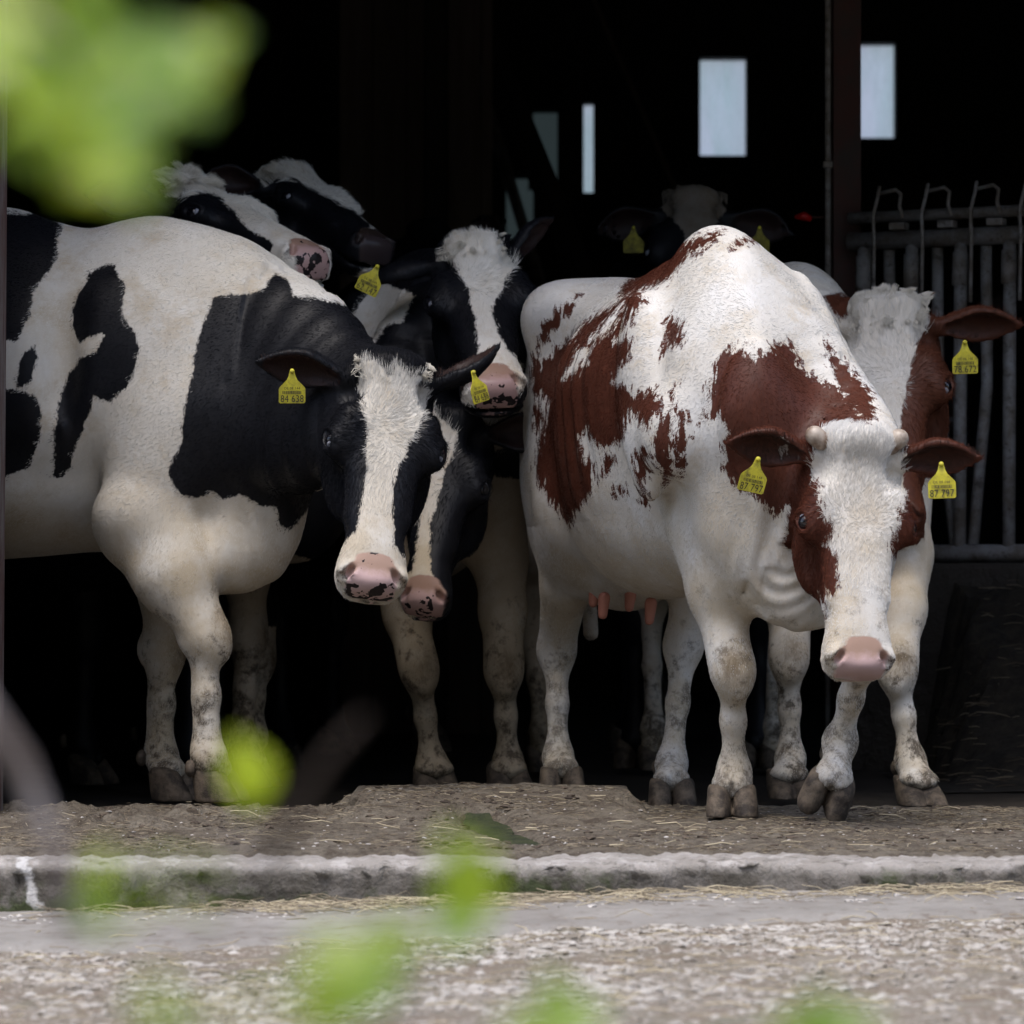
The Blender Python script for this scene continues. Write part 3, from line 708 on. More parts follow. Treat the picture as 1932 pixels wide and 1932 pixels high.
conc_t = NT('worn_concrete')
zc = conc_t.n('SeparateXYZ', i_0=conc_t.n('TexCoord').outputs['Object']).outputs[2]
b_ = conc_t.mix(conc_t.ramp(conc_t.noise(3.5, 5, .7, stretch=(1, 1, 2)), .35, .65), (.35, .328, .305), (.23, .21, .185))
b_ = conc_t.mix(conc_t.ramp(conc_t.noise(16, 5, .7), .5, .66, 0, .8), b_, (.50, .475, .455))
b_ = conc_t.mix(conc_t.ramp(conc_t.noise(28, 4, .7), .56, .66, 0, .7), b_, (.065, .055, .042))
facez = conc_t.ramp(zc, -.012, -.035)
moss = conc_t.math('MULTIPLY', conc_t.ramp(conc_t.math('ADD', conc_t.noise(4.5, 5, .7), conc_t.math('MULTIPLY', conc_t.ramp(zc, -.03, -.11), .14)), .56, .66), facez)
b_ = conc_t.mix(facez, b_, conc_t.mix(conc_t.ramp(conc_t.noise(11, 4, .7), .4, .6), (.075, .068, .056), (.19, .175, .158)))
b_ = conc_t.mix(moss, b_, (.045, .058, .020))
sx_ = conc_t.n('SeparateXYZ', i_0=conc_t.n('TexCoord').outputs['Object']).outputs[0]
cr = conc_t.math('ABSOLUTE', conc_t.math('ADD', conc_t.math('ADD', sx_, 1.035), conc_t.math('ADD', conc_t.math('MULTIPLY', zc, .35), conc_t.math('MULTIPLY', conc_t.math('SUBTRACT', conc_t.noise(30, 4), .5), .05))))
b_ = conc_t.mix(conc_t.math('MULTIPLY', conc_t.ramp(cr, .014, .006), conc_t.ramp(zc, -.11, -.09)), b_, (.55, .54, .53))
jt = conc_t.math('ABSOLUTE', conc_t.math('ADD', conc_t.math('PINGPONG', conc_t.math('ADD', sx_, .35), .62), conc_t.math('MULTIPLY', conc_t.math('SUBTRACT', conc_t.noise(14, 3), .5), .018)))
b_ = conc_t.mix(conc_t.math('MULTIPLY', conc_t.ramp(jt, .006, .002), .0), b_, (.035, .030, .024))
conc_t.col(b_); conc_t.set(Roughness=.85); conc_t.bump(conc_t.math('ADD', conc_t.noise(25, 6, .7), conc_t.math('MULTIPLY', conc_t.noise(120, 3), .4)), .8, .014)

dirt_t = NT('trodden_muck')
d0 = dirt_t.mix(dirt_t.ramp(dirt_t.noise(3.0, 6, .7), .38, .62), (.118, .095, .068), (.200, .174, .135))
d0 = dirt_t.mix(dirt_t.ramp(dirt_t.noise(22, 6, .75), .45, .62, 0, .9), d0, (.062, .045, .031))
d0 = dirt_t.mix(dirt_t.ramp(dirt_t.noise(75, 4, .7, stretch=(.45, 1, 1)), .60, .68, 0, .8), d0, (.26, .205, .135))
d0 = dirt_t.mix(dirt_t.ramp(dirt_t.noise(130, 2, .6), .70, .74, 0, .8), d0, (.40, .36, .30))
dirt_t.col(d0); dirt_t.set(Roughness=.9); dirt_t.bump(dirt_t.math('ADD', dirt_t.noise(30, 6, .75), dirt_t.math('MULTIPLY', dirt_t.noise(110, 3, .7), .5)), 1.0, .02)
moss_t = NT('moss'); moss_t.col(moss_t.mix(moss_t.ramp(moss_t.noise(14, 4), .35, .65), (.012, .020, .005), (.038, .046, .014))); moss_t.set(Roughness=.95); moss_t.bump(moss_t.noise(80, 4, .8), 1, .01)
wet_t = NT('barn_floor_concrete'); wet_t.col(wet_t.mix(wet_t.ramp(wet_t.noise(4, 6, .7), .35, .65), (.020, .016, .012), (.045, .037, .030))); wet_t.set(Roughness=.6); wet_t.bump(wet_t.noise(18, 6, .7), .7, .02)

def kerb_h(x):      # depth of the yard below the kerb top: deeper at the left
    return np.interp(x, [-2.5, -.8, .3, 2.0, 3.5], [-.135, -.120, -.082, -.062, -.055])
KY = 8.55
def yard_z(x, y):
    k = kerb_h(x); t = np.clip((KY-y)/1.2, 0, 1)
    return k-.012*t+.006*np.sin(x*2.1+y*1.3)*t
ground_t = NT('far_soil'); ground_t.col(ground_t.mix(ground_t.noise(2, 4), (.10, .085, .06), (.16, .14, .11))); ground_t.set(Roughness=.95)
sheet('ground', -90, 90, -60, 120, 4, 4, lambda x, y: np.full(len(x), -.45), ground_t.m)
sheet('yard', -5, 5, .5, KY+.02, 420, 340, lambda x, y: yard_z(x, y)+.006*fbm(x, y, 6, 4)+.0035*fbm(x, y, 40, 2, 3.1), yard_t.m)
def strip_h(x, y):
    edge = 7.86+.10*np.sin(x*1.7)+.05*fbm(x, y, 3, 3)+np.interp(x, [-1.5, 1.5], [-.06, .10])
    return yard_z(x, y)+np.clip((y-edge)*.35, -.03, .012)+.003*fbm(x, y, 25, 3)
strip_t = NT('gutter_concrete')
b2 = strip_t.mix(strip_t.ramp(strip_t.noise(4, 5, .7), .35, .65), (.215, .20, .18), (.30, .285, .262))
b2 = strip_t.mix(strip_t.ramp(strip_t.noise(20, 5, .75), .52, .66, 0, .75), b2, (.13, .10, .075))
strip_t.col(b2); strip_t.set(Roughness=.85); strip_t.bump(strip_t.noise(60, 5, .7), .5, .008)
sheet('gutter', -4, 4, 7.6, KY+.03, 320, 60, strip_h, strip_t.m)
# kerb: profile swept along x, edge chipped and worn
xs = np.linspace(-4.2, 4.2, 700); prof = [(.36, -.25), (.36, -.006), (.22, -.004), (.10, -.003), (.045, -.006), (.018, -.012), (.004, -.024), (0, -.04), (0, -.07), (.003, -.10), (.004, -.14), (.004, -.25)]
V = []
for i, (dy, z) in enumerate(prof):
    y = np.full(len(xs), KY+dy); zz = np.full(len(xs), z)
    n1 = fbm(xs, y, 5, 4, 1.7); n2 = fbm(xs, y+z*3, 22, 3, 4.2)
    y = y+(.024*n1+.017*n2)*(1 if 2 < i < 9 else .3); zz = zz+(.008*n1+.009*n2)*(1 if 1 < i < 8 else .0)
    V.append(np.stack([xs, y, zz], 1))
V = np.stack(V, 1); ii = np.arange(V.shape[0]*V.shape[1]).reshape(V.shape[:2])
k_ = np.stack([ii[:-1, :-1], ii[:-1, 1:], ii[1:, 1:], ii[1:, :-1]], -1).reshape(-1, 4)
struct('kerb', V.reshape(-1, 3), k_, conc_t.m, smooth=True)
# trodden muck apron; it climbs onto a raised slab in the middle and dips into a mossy groove
def groove(x, y):
    cx = np.interp(y, [8.9, 9.95], [.062, -.085]); w_ = np.interp(y, [8.9, 9.95], [.042, .060])
    return np.exp(-((x-cx)/w_)**4)*np.clip((y-8.93)/.06, 0, 1)*np.clip((10.0-y)/.05, 0, 1)
def apron_h(x, y):
    n = fbm(x, y, 2.2, 5, 9.1); n2 = fbm(x, y, 11, 4, 2.2); n3 = fbm(x, y, 42, 3, 5.2)
    h = .004+.007*n+.006*n2+.0035*n3
    inx = np.clip((x+.44+.05*n2)/.10, 0, 1)*np.clip((.34-x+.03*n2)/.07, 0, 1)
    h += inx*.055*np.clip((y-9.75)/.42, 0, 1)**.8*(y < 10.62)
    h += .028*np.clip(n2, 0, 1)*np.exp(-((x+1.0)/.35)**2-((y-9.9)/.35)**2)+.022*np.exp(-((y-10.25)/.08)**2)*(x < -.45)*(.7+n2)
    h -= .045*groove(x, y)
    return (h+.012)*np.clip((y-8.70)/.06, 0, 1)-.012
sheet('trodden_ground', -4, 4, 8.69, 10.62, 620, 300, apron_h, dirt_t.m)
def moss_h(x, y): return apron_h(x, y)+.003*fbm(x, y, 50, 3)+.012
gy = np.linspace(8.93, 9.98, 60); gv = []
for q in gy:
    cx = float(np.interp(q, [8.9, 9.95], [.062, -.085]))
    for t in np.linspace(-1, 1, 9): e_ = min(1, (q-8.93)/.18+.15, (9.98-q)/.16+.2)**.6; gv.append((cx+.012*mnoise.noise(Vector((q*9, 3, 0)))+t*.055*e_*(1+.8*mnoise.noise(Vector((q*13, t*.6, 0)))), q+.03*t*mnoise.noise(Vector((q*3, 9, 1)))))
gv = np.array(gv); gz = apron_h(gv[:, 0], gv[:, 1])+.045*groove(gv[:, 0], gv[:, 1])-.014
i = np.arange(len(gv)).reshape(60, 9); tag(mesh_obj('moss', np.column_stack([gv, gz]), np.stack([i[:-1, :-1], i[:-1, 1:], i[1:, 1:], i[1:, :-1]], -1).reshape(-1, 4), moss_t.m), 'dark green moss filling the narrow groove in the muck', 'moss', kind='stuff')
m = MB().box(-.41, .305, 10.24, 10.80, -.10, .052, .008)
slab = m.build('concrete_slab', dirt_t.m); tag(slab, 'raised concrete slab in the middle of the threshold, caked with muck', 'slab')
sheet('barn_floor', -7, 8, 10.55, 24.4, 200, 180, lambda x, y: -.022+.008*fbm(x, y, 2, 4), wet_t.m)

# straw, clods, pale crumbs
straw_t = NT('straw'); straw_t.col(straw_t.mix(straw_t.n('ObjectInfo').outputs['Random'], (.42, .33, .17), (.42, .33, .17)))
ca = straw_t.attr('tone').outputs['Fac']; straw_t.col(straw_t.mix(ca, (.085, .060, .036), (.58, .50, .34))); straw_t.set(Roughness=.6)
def strands(name, label, spots, hf, ln, rad, tone=(0, 1), lift=.012):
    n = len(spots); x, y = spots.T; z = hf(x, y); a = rng.uniform(-math.pi/2, math.pi/2, n); a = np.where(rng.random(n) < .55, a*.4, a)
    L_ = rng.uniform(*ln, n); d = np.stack([np.cos(a), np.sin(a), rng.normal(0, .10, n)], 1); w_ = rng.uniform(*rad, n)
    P0 = np.stack([x, y, z+rng.uniform(.001, lift, n)], 1); bend = rng.normal(0, .12, (n, 3))*L_[:, None]; bend[:, 2] = np.abs(bend[:, 2])*.5
    rings = []; side = np.stack([-np.sin(a), np.cos(a), np.zeros(n)], 1); up = np.array([0, 0, 1.0])
    for t in (-.5, 0, .5):
        c = P0+d*L_[:, None]*t+bend*(1-4*t*t); r = w_[:, None]*(1 if t == 0 else .8)
        rings += [c+side*r, c+up*r, c-side*r, c-up*r]
    V = np.stack(rings, 1); base = (np.arange(n)*12)[:, None]; F = []
    for s_ in (0, 4):
        for k in range(4): F.append(np.stack([base[:, 0]+s_+k, base[:, 0]+s_+(k+1) % 4, base[:, 0]+s_+4+(k+1) % 4, base[:, 0]+s_+4+k], -1))
    o = mesh_obj(name, V.reshape(-1, 3), np.concatenate(F), straw_t.m, None, False)
    at_ = o.data.attributes.new('tone', 'FLOAT', 'POINT'); at_.data.foreach_set('value', np.repeat(rng.uniform(*tone, n), 12).astype(f32))
    tag(o, label, 'straw', kind='stuff'); return o
def scat(n, x0, x1, y0, y1, dens=None):
    p = np.stack([rng.uniform(x0, x1, n), rng.uniform(y0, y1, n)], 1)
    if dens is not None: p = p[rng.random(n) < dens(p[:, 0], p[:, 1])]
    return p
ap = scat(26000, -1.7, 1.9, 8.76, 10.6, lambda x, y: np.clip(.28+.9*fbm(x, y, 3.5, 3, 6.6), .02, 1)*(1-.95*groove(x, y)))
strands('straw', 'short broken straw and chaff trodden into the muck before the barn', ap, apron_h, (.006, .028), (.0005, .0012), (-.15, .45), .005)
ap = scat(110, -1.7, 1.9, 8.78, 10.5)
strands('straw', 'long pale stalks lying loose on the muck', ap, apron_h, (.02, .09), (.0008, .0015), (.35, .95), .010)
dn = lambda x, y: np.clip(np.exp(-((y-(KY-.10))/.10)**2)*(1.3+fbm(x, y, 2.5, 3, 8.8)*1.5)*np.interp(x, [-1.1, -.7, -.5, .1, .3, 1.5], [.03, .12, 1, .9, .45, .5]), 0, 1)
strands('straw', 'golden straw gathered along the foot of the kerb', scat(4200, -1.5, 1.8, 8.2, KY-.01, dn), lambda x, y: strip_h(x, y)+.001, (.015, .11), (.0005, .0014), (.1, 1), .012)
strands('straw', 'scattered straw bits over the old gravel yard', scat(700, -1.4, 1.5, 6.2, 8.4), yard_z, (.02, .10), (.0006, .0013), (.3, 1), .012)

def lumps(name, label, cat, spots, hf, size, mat, flat=.6):
    V = []; F = []; n = 0
    ico = [(0, 0, 1), (.89, 0, .45), (.28, .85, .45), (-.72, .53, .45), (-.72, -.53, .45), (.28, -.85, .45), (.72, .53, -.3), (-.28, .85, -.3), (-.89, 0, -.3), (-.28, -.85, -.3), (.72, -.53, -.3)]
    fc = [(0, 1, 2), (0, 2, 3), (0, 3, 4), (0, 4, 5), (0, 5, 1), (1, 6, 2), (2, 7, 3), (3, 8, 4), (4, 9, 5), (5, 10, 1), (2, 6, 7), (3, 7, 8), (4, 8, 9), (5, 9, 10), (1, 10, 6)]
    I = np.array(ico); m = len(spots); z = hf(*spots.T); s_ = size[0]*(size[1]/size[0])**(rng.random(m)**2.2)
    P = I[None]*(1+rng.normal(0, .22, (m, 11, 1)))*s_[:, None, None]*np.array([1.25, 1, flat]); P = P+np.stack([spots[:, 0], spots[:, 1], z+s_*flat*.15], 1)[:, None]
    F = (np.array(fc)[None]+(np.arange(m)*11)[:, None, None]).reshape(-1, 3)
    o = mesh_obj(name, P.reshape(-1, 3), F, mat, None, False); tag(o, label, cat, kind='stuff'); return o
stone_t = NT('pale_stone'); stone_t.col(stone_t.mix(stone_t.ramp(stone_t.noise(9, 5, .85), .38, .62), (.20, .17, .13), (.50, .475, .44))); stone_t.set(Roughness=.8)
muck_t = NT('muck_clod'); muck_t.col(muck_t.mix(muck_t.ramp(muck_t.noise(5, 5), .4, .6), (.034, .024, .017), (.105, .080, .058))); muck_t.set(Roughness=.9)
crumb_t = NT('pale_crumb'); crumb_t.col((.52, .49, .46)); crumb_t.set(Roughness=.8)
lumps('gravel', 'pale pebbles and stone chips set in the old yard surface', 'gravel', scat(60000, -1.35, 1.5, 6.0, 7.95, lambda x, y: np.clip(.34+.75*fbm(x, y, 2.1, 4, 4.4)+.10*x, .05, 1)), lambda x, y: yard_z(x, y)-.0005+.006*fbm(x, y, 6, 4), (.002, .013), stone_t.m, .50)
lumps('muck', 'crumbled dung clods strewn over the muck apron', 'muck', scat(9000, -1.7, 1.9, 8.78, 10.58, lambda x, y: np.clip(.15+1.1*fbm(x, y, 3, 4, 12.4), .01, 1)), apron_h, (.002, .012), muck_t.m, .55)
lumps('crumbs', 'tiny pale crumbs sprinkled over the muck apron', 'crumbs', scat(1100, -1.7, 1.9, 8.78, 10.5), apron_h, (.0015, .005), crumb_t.m, .5)
lumps('crumbs', 'whitish stones along the foot of the kerb', 'crumbs', scat(220, -1.4, 1.6, 8.25, 8.52), lambda x, y: strip_h(x, y), (.003, .010), crumb_t.m, .5)

# ================================================================== the barn
wood_t = NT('old_boards')
wo_ = wood_t.n('TexCoord').outputs['Object']
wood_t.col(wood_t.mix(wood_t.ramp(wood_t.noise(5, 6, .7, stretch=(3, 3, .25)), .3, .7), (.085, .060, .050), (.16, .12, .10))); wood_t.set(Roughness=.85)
dwood_t = NT('dark_timber'); dwood_t.col(dwood_t.mix(dwood_t.ramp(dwood_t.noise(6, 5, .7, stretch=(2, 2, .3)), .3, .7), (.012, .010, .009), (.034, .027, .023))); dwood_t.set(Roughness=.9)  # near-black brown timber, streaked along its length
jamb_t = NT('weathered_red_jamb')
jamb_t.col(jamb_t.mix(jamb_t.ramp(jamb_t.noise(9, 6, .75, stretch=(2, 2, .35)), .42, .6), (.075, .030, .026), (.17, .15, .14))); jamb_t.set(Roughness=.8); jamb_t.bump(jamb_t.noise(40, 5, .7, stretch=(2, 2, .2)), .6, .006)
steel_t = NT('rust_red_steel'); steel_t.col(steel_t.mix(steel_t.ramp(steel_t.noise(6, 6, .7), .4, .62), (.075, .022, .017), (.045, .030, .026))); steel_t.set(Roughness=.65)
galv_t = NT('galvanised_pipe')
g0 = galv_t.mix(galv_t.ramp(galv_t.noise(9, 6, .75), .38, .6), (.36, .36, .375), (.19, .165, .145)); g0 = galv_t.mix(galv_t.ramp(galv_t.noise(30, 5, .8), .55, .64, 0, .7), g0, (.05, .035, .026))
galv_t.col(g0); galv_t.set(Roughness=.5)
pane_t = NT('dusty_glow_pane'); pane_t.t.nodes.remove(pane_t.b)
tr = pane_t.n('BsdfTransparent'); tr.inputs[0].default_value = (.34, .36, .39, 1)
tl = pane_t.n('BsdfTranslucent'); tl.inputs[0].default_value = (.75, .80, .85, 1)
mx = pane_t.n('MixShader'); pane_t.put(mx.inputs[0], pane_t.ramp(pane_t.noise(3.5, 5, .7, stretch=(1, 1, .35)), .35, .65, .25, .75)); pane_t.t.links.new(tr.outputs[0], mx.inputs[1]); pane_t.t.links.new(tl.outputs[0], mx.inputs[2]); em = pane_t.n('Emission', i_1=.20); pane_t.put(em.inputs[0], pane_t.mix(pane_t.ramp(pane_t.noise(3.0, 5, .7, stretch=(1.5, 1, .3)), .38, .62), (.50, .54, .66), (.36, .46, .50))); ad = pane_t.n('AddShader'); pane_t.t.links.new(mx.outputs[0], ad.inputs[0]); pane_t.t.links.new(em.outputs[0], ad.inputs[1]); pane_t.t.links.new(ad.outputs[0], pane_t.out.inputs[0])  # panes also glow: outside daylight put in as emission

dimpane_t = NT('faint_glow_pane'); dimpane_t.col((.05, .06, .06)); dimpane_t.set(Roughness=.3); dimpane_t.b.inputs['Emission Color'].default_value = (.30, .42, .45, 1); dimpane_t.b.inputs['Emission Strength'].default_value = .035  # dark opaque pane; its faint teal glow stands in for daylight
barn = empty('barn', (0, 17, 0)); tag(barn, 'dark cattle barn open at the front, small windows in its far wall', 'barn')
def inbarn(mb, name, mat, smooth=False):
    mb.v = [(x, y-17, z) for x, y, z in mb.v]; return mb.build(name, mat, barn, smooth)
BY = 24.0
wins = []   # x0, x1, z0, z1
for a, b, t, d in ((1320, 1408, 110, 295), (1621, 1689, 82, 262), (1101, 1120, 195, 365), (955, 1006, 335, 455), (1006, 1052, 210, 350)):
    p, q = at(a, d, BY), at(b, t, BY); wins.append((p[0], q[0], p[2], q[2]))
def wall_holes(mb, x0, x1, z0, z1, y0, y1, holes):
    xs_ = sorted({x0, x1}|{h[0] for h in holes}|{h[1] for h in holes})
    for a, b in zip(xs_[:-1], xs_[1:]):
        hh = sorted([h for h in holes if h[0] <= a+1e-6 and h[1] >= b-1e-6], key=lambda h: h[2]); z = z0
        for h in hh: mb.box(a, b, y0, y1, z, h[2]); z = h[3]
        mb.box(a, b, y0, y1, z, z1)
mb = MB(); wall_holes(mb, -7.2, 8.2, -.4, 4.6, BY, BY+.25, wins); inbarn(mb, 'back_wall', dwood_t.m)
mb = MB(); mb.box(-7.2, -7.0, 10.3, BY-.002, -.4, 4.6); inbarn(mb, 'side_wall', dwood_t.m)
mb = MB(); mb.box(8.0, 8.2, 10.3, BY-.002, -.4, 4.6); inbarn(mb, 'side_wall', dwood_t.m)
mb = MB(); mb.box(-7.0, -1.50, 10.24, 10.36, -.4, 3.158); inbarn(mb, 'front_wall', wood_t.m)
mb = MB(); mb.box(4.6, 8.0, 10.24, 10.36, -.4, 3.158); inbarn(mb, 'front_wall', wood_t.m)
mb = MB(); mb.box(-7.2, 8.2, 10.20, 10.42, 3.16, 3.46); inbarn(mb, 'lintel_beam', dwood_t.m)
mb = MB()
for (ya, za), (yb, zb) in (((9.9, 3.48), (17.1, 6.35)), ((17.1, 6.35), (24.7, 4.45))):
    mb.add([(-7.5, ya, za), (8.5, ya, za), (8.5, yb, zb), (-7.5, yb, zb), (-7.5, ya, za+.12), (8.5, ya, za+.12), (8.5, yb, zb+.12), (-7.5, yb, zb+.12)],
           [(0, 1, 2, 3), (7, 6, 5, 4), (0, 4, 5, 1), (1, 5, 6, 2), (2, 6, 7, 3), (3, 7, 4, 0)])
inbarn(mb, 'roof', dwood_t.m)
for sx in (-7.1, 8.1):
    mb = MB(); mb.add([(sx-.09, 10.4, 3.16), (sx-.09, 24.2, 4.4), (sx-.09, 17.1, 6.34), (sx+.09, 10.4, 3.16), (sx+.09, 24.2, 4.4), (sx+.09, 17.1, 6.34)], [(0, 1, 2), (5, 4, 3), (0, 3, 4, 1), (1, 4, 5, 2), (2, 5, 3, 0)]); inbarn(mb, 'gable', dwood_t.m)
for i, (x0, x1, z0, z1) in enumerate(wins):
    fw = .035; mb = MB()
    mb.box(x0-.03, x0+.0, BY-.05, BY-.003, z0-.03, z1+.03).box(x1, x1+.03, BY-.05, BY-.003, z0-.03, z1+.03).box(x0, x1, BY-.05, BY-.003, z1, z1+.03).box(x0, x1, BY-.05, BY-.003, z0-.03, z0)
    wf = inbarn(mb, 'window', dwood_t.m)
    mb = MB(); mb.box(x0, x1, BY+.10, BY+.106, z0, z1); mb.v = [(x, y-17, z) for x, y, z in mb.v]; mb.build('pane', pane_t.m if i < 3 else dimpane_t.m, wf)
# weathered jamb at the left edge
mb = MB(); mb.box(-.13, .13, -.10, .10, -.05, 3.155, .006)
mb.v = [(x+.0065*z, y, z) for x, y, z in mb.v]
j = mb.build('door_jamb', jamb_t.m, loc=(-1.414, 10.16, 0)); tag(j, 'weathered red and grey door post at the left edge of the opening', 'door post')
mb = MB(); mb.box(-.012, .012, -.014, 0, .55, .80); mb.box(-.02, .004, -.02, -.008, 1.2, 1.35); mb.build('hinge_plate', steel_t.m, j).location = (.10, -.10, 0)

# steel column and conduit
cx = at(1596, 400, 13.75)[0]
mb = MB(); mb.box(-.046, .046, -.06, -.048, -.03, 5.0).box(-.046, .046, .048, .06, -.03, 5.0).box(-.005, .005, -.0478, .0478, -.03, 5.0)
o = mb.build('steel_column', steel_t.m, loc=(cx, 13.75, 0)); tag(o, 'rust red steel column rising beside the feed rail', 'column')
mb = MB(); mb.tube([(0, 0, 0), (0, 0, 5.0)], .010, 10); [mb.box(-.015, .015, -.012, .02, z, z+.02) for z in (.9, 2.0, 2.9)]
o = mb.build('conduit', galv_t.m, loc=(at(1562, 400, 13.7)[0], 13.70, 0)); tag(o, 'thin grey pipe running up beside the rust red column', 'pipe')
# board partition with posts and braces
y = 17.0
for a, b, top in ((640, 800, 190), (845, 930, 60)):
    p, q = at(a, 1100, y), at(b, top, y); mb = MB(); x = p[0]; k = 0
    while x < q[0]-.01:
        e = min(x+.14, q[0]); mb.box(x+.002, e-.002, y+.006*(k % 2), y+.03+.006*(k % 2), -.02, 4.6); x = e; k += 1
    mb.v = [(vx-p[0], vy-y, vz) for vx, vy, vz in mb.v]
    o = mb.build('board_wall', wood_t.m, loc=(p[0], y, 0)); tag(o, 'dim brown board wall at the back, %s of the dark post' % ('left' if a < 700 else 'right'), 'board wall')
def post(name, label, px0, px1, Y, ztop, mat):
    p, q = at(px0, 1100, Y), at(px1, 1100, Y); mb = MB(); wd = q[0]-p[0]; mb.box(-wd/2, wd/2, -wd/2, wd/2, -.03, ztop, .006)
    o = mb.build(name, mat, loc=((p[0]+q[0])/2, Y, 0)); tag(o, label, 'post'); return o
post('timber_post', 'dark timber post between the two brown board walls', 802, 843, 16.6, 6.0, dwood_t.m)
post('timber_post', 'dark timber post left of the narrow bright window', 1052, 1096, 21.5, 5.0, dwood_t.m)
def brace(label, a, b, Y, r, mat):
    p, q = at(*a, Y), at(*b, Y); d = (q-p)/abs(q[2]-p[2]); top = 6.35-abs(Y-17.1)*.3-.25; p, q = p-d*(p[2]+.02), p+d*(top-p[2]); o = MB().tube([(0, 0, 0), q-p], r, 4).build('timber_brace', mat, loc=p); tag(o, label, 'brace')
brace('thin pale diagonal brace below and left of the large window', (1272, 350), (1192, 165), 18.5, .012, wood_t.m)
brace('thick dark diagonal brace beside the board wall', (1065, 440), (935, 120), 17.8, .06, dwood_t.m)
brace('diagonal brace descending left of the narrow window', (1000, 470), (958, 330), 20.5, .03, galv_t.m)

# feed rail with locking yokes
A_, B_ = np.array((1.13, 13.62)), np.array((2.75, 12.78)); rd = (B_-A_)/np.linalg.norm(B_-A_); RL = np.linalg.norm(B_-A_)
rail = empty('feed_rail', (A_[0], A_[1], 0), math.atan2(rd[1], rd[0])); tag(rail, 'galvanised feed rail with tubular yokes and hooked latches at the right', 'feed rail')
ZT = .55+733*13.3/FPX; ZM = .55+688*13.3/FPX; ZB = .55+85*13.3/FPX
MB().tube([(0, 0, ZT), (RL, 0, ZT)], .020, 14).build('rail', galv_t.m, rail, True)
MB().tube([(0, 0, ZM), (RL, 0, ZM)], .030, 14).build('rail', galv_t.m, rail, True)
MB().tube([(0, 0, ZB), (RL, 0, ZB)], .030, 14).build('rail', galv_t.m, rail, True)
x = .05; k = 0
while x < RL-.05:
    MB().tube([(x, 0, ZB+.02), (x+.004, 0, ZM-.02)], .022, 12).build('upright', galv_t.m, rail, True)
    MB().tube([(x, -.001, ZM-.16), (x+.002, -.001, ZM-.05)], .026, 12).build('collar', galv_t.m, rail, True)
    lean = .06 if k % 2 else -.05
    MB().tube([(x+.085+lean, .03, ZB+.02), (x+.085, .03, ZB+.55), (x+.082, .03, ZM-.03)], .020, 10).build('yoke_bar', galv_t.m, rail, True)
    lx = x+.06
    MB().tube([(lx-.005, -.045, ZM-.22), (lx, -.05, ZM), (lx-.006, -.045, ZT), (lx+.008, -.04, ZT+.06), (lx+.012, -.03, ZT+.10)], .0065, 8).build('latch', galv_t.m, rail, True)
    MB().tube([(lx+.012, -.03, ZT+.075), (lx+.07, -.03, ZT+.085), (lx+.088, -.03, ZT+.07), (lx+.082, -.03, ZT+.03), (lx+.094, -.03, ZT-.01)], .0065, 8).build('latch', galv_t.m, rail, True)
    MB().box(lx+.045, lx+.10, -.035, .015, ZM+.031, ZM+.055, .004).build('stop_block', galv_t.m, rail)
    x += .172; k += 1
mb = MB(); mb.tube([(0, 0, 0), (.03, .002, .004), (.055, .004, -.006)], [.006, .016, .010], 10)
red_t = NT('red_plastic'); red_t.col((.55, .01, .012)); red_t.set(Roughness=.4)
o = mb.build('red_marker', red_t.m, loc=at(1500, 410, 13.72), smooth=True); tag(o, 'small red plastic marker fixed beside the thin grey pipe', 'marker')
MB().tube([(.05, 0, 0), (.09, .0, 0), (at(1562, 400, 13.7)[0]-at(1500, 410, 13.72)[0], -.0, 0)], .004, 6).build('bracket', steel_t.m, o)

mb = MB(); mb.box(0, RL, -.11, .11, -.05, ZB-.032, .02); fk = mb.build('feed_trough_wall', wet_t.m, loc=(A_[0], A_[1], 0)); fk.rotation_euler = (0, 0, math.atan2(rd[1], rd[0])); tag(fk, 'low muck-caked concrete wall under the feed rail', 'low wall')
# heap of old hay before the wall
def heap(x, y):
    d = (y-np.interp(x, [1.1, 2.75], [13.62, 12.78]))
    return np.clip((.60+.07*fbm(x, y, 3, 4, 3.3))*np.exp(-(np.clip(-d-.12, 0, 9)/.62)**2)*np.clip((x-1.33+.08*fbm(x, y, 4, 3))/.14, 0, 1)-.02, -.03, 2)
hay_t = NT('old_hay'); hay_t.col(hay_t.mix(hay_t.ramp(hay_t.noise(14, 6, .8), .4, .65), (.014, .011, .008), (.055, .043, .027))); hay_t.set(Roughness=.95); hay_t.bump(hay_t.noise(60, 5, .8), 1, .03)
hp = sheet('hay_heap', 1.2, 2.7, 11.9, 13.4, 120, 100, heap, hay_t.m, 'stuff'); tag(hp, 'heap of dark old hay piled against the low wall under the rail', 'hay')
strands('straw', 'loose dry stalks over the dark hay heap', scat(260, 1.32, 2.3, 12.0, 13.2), heap, (.03, .10), (.0008, .0014), (-.1, .3), .03)

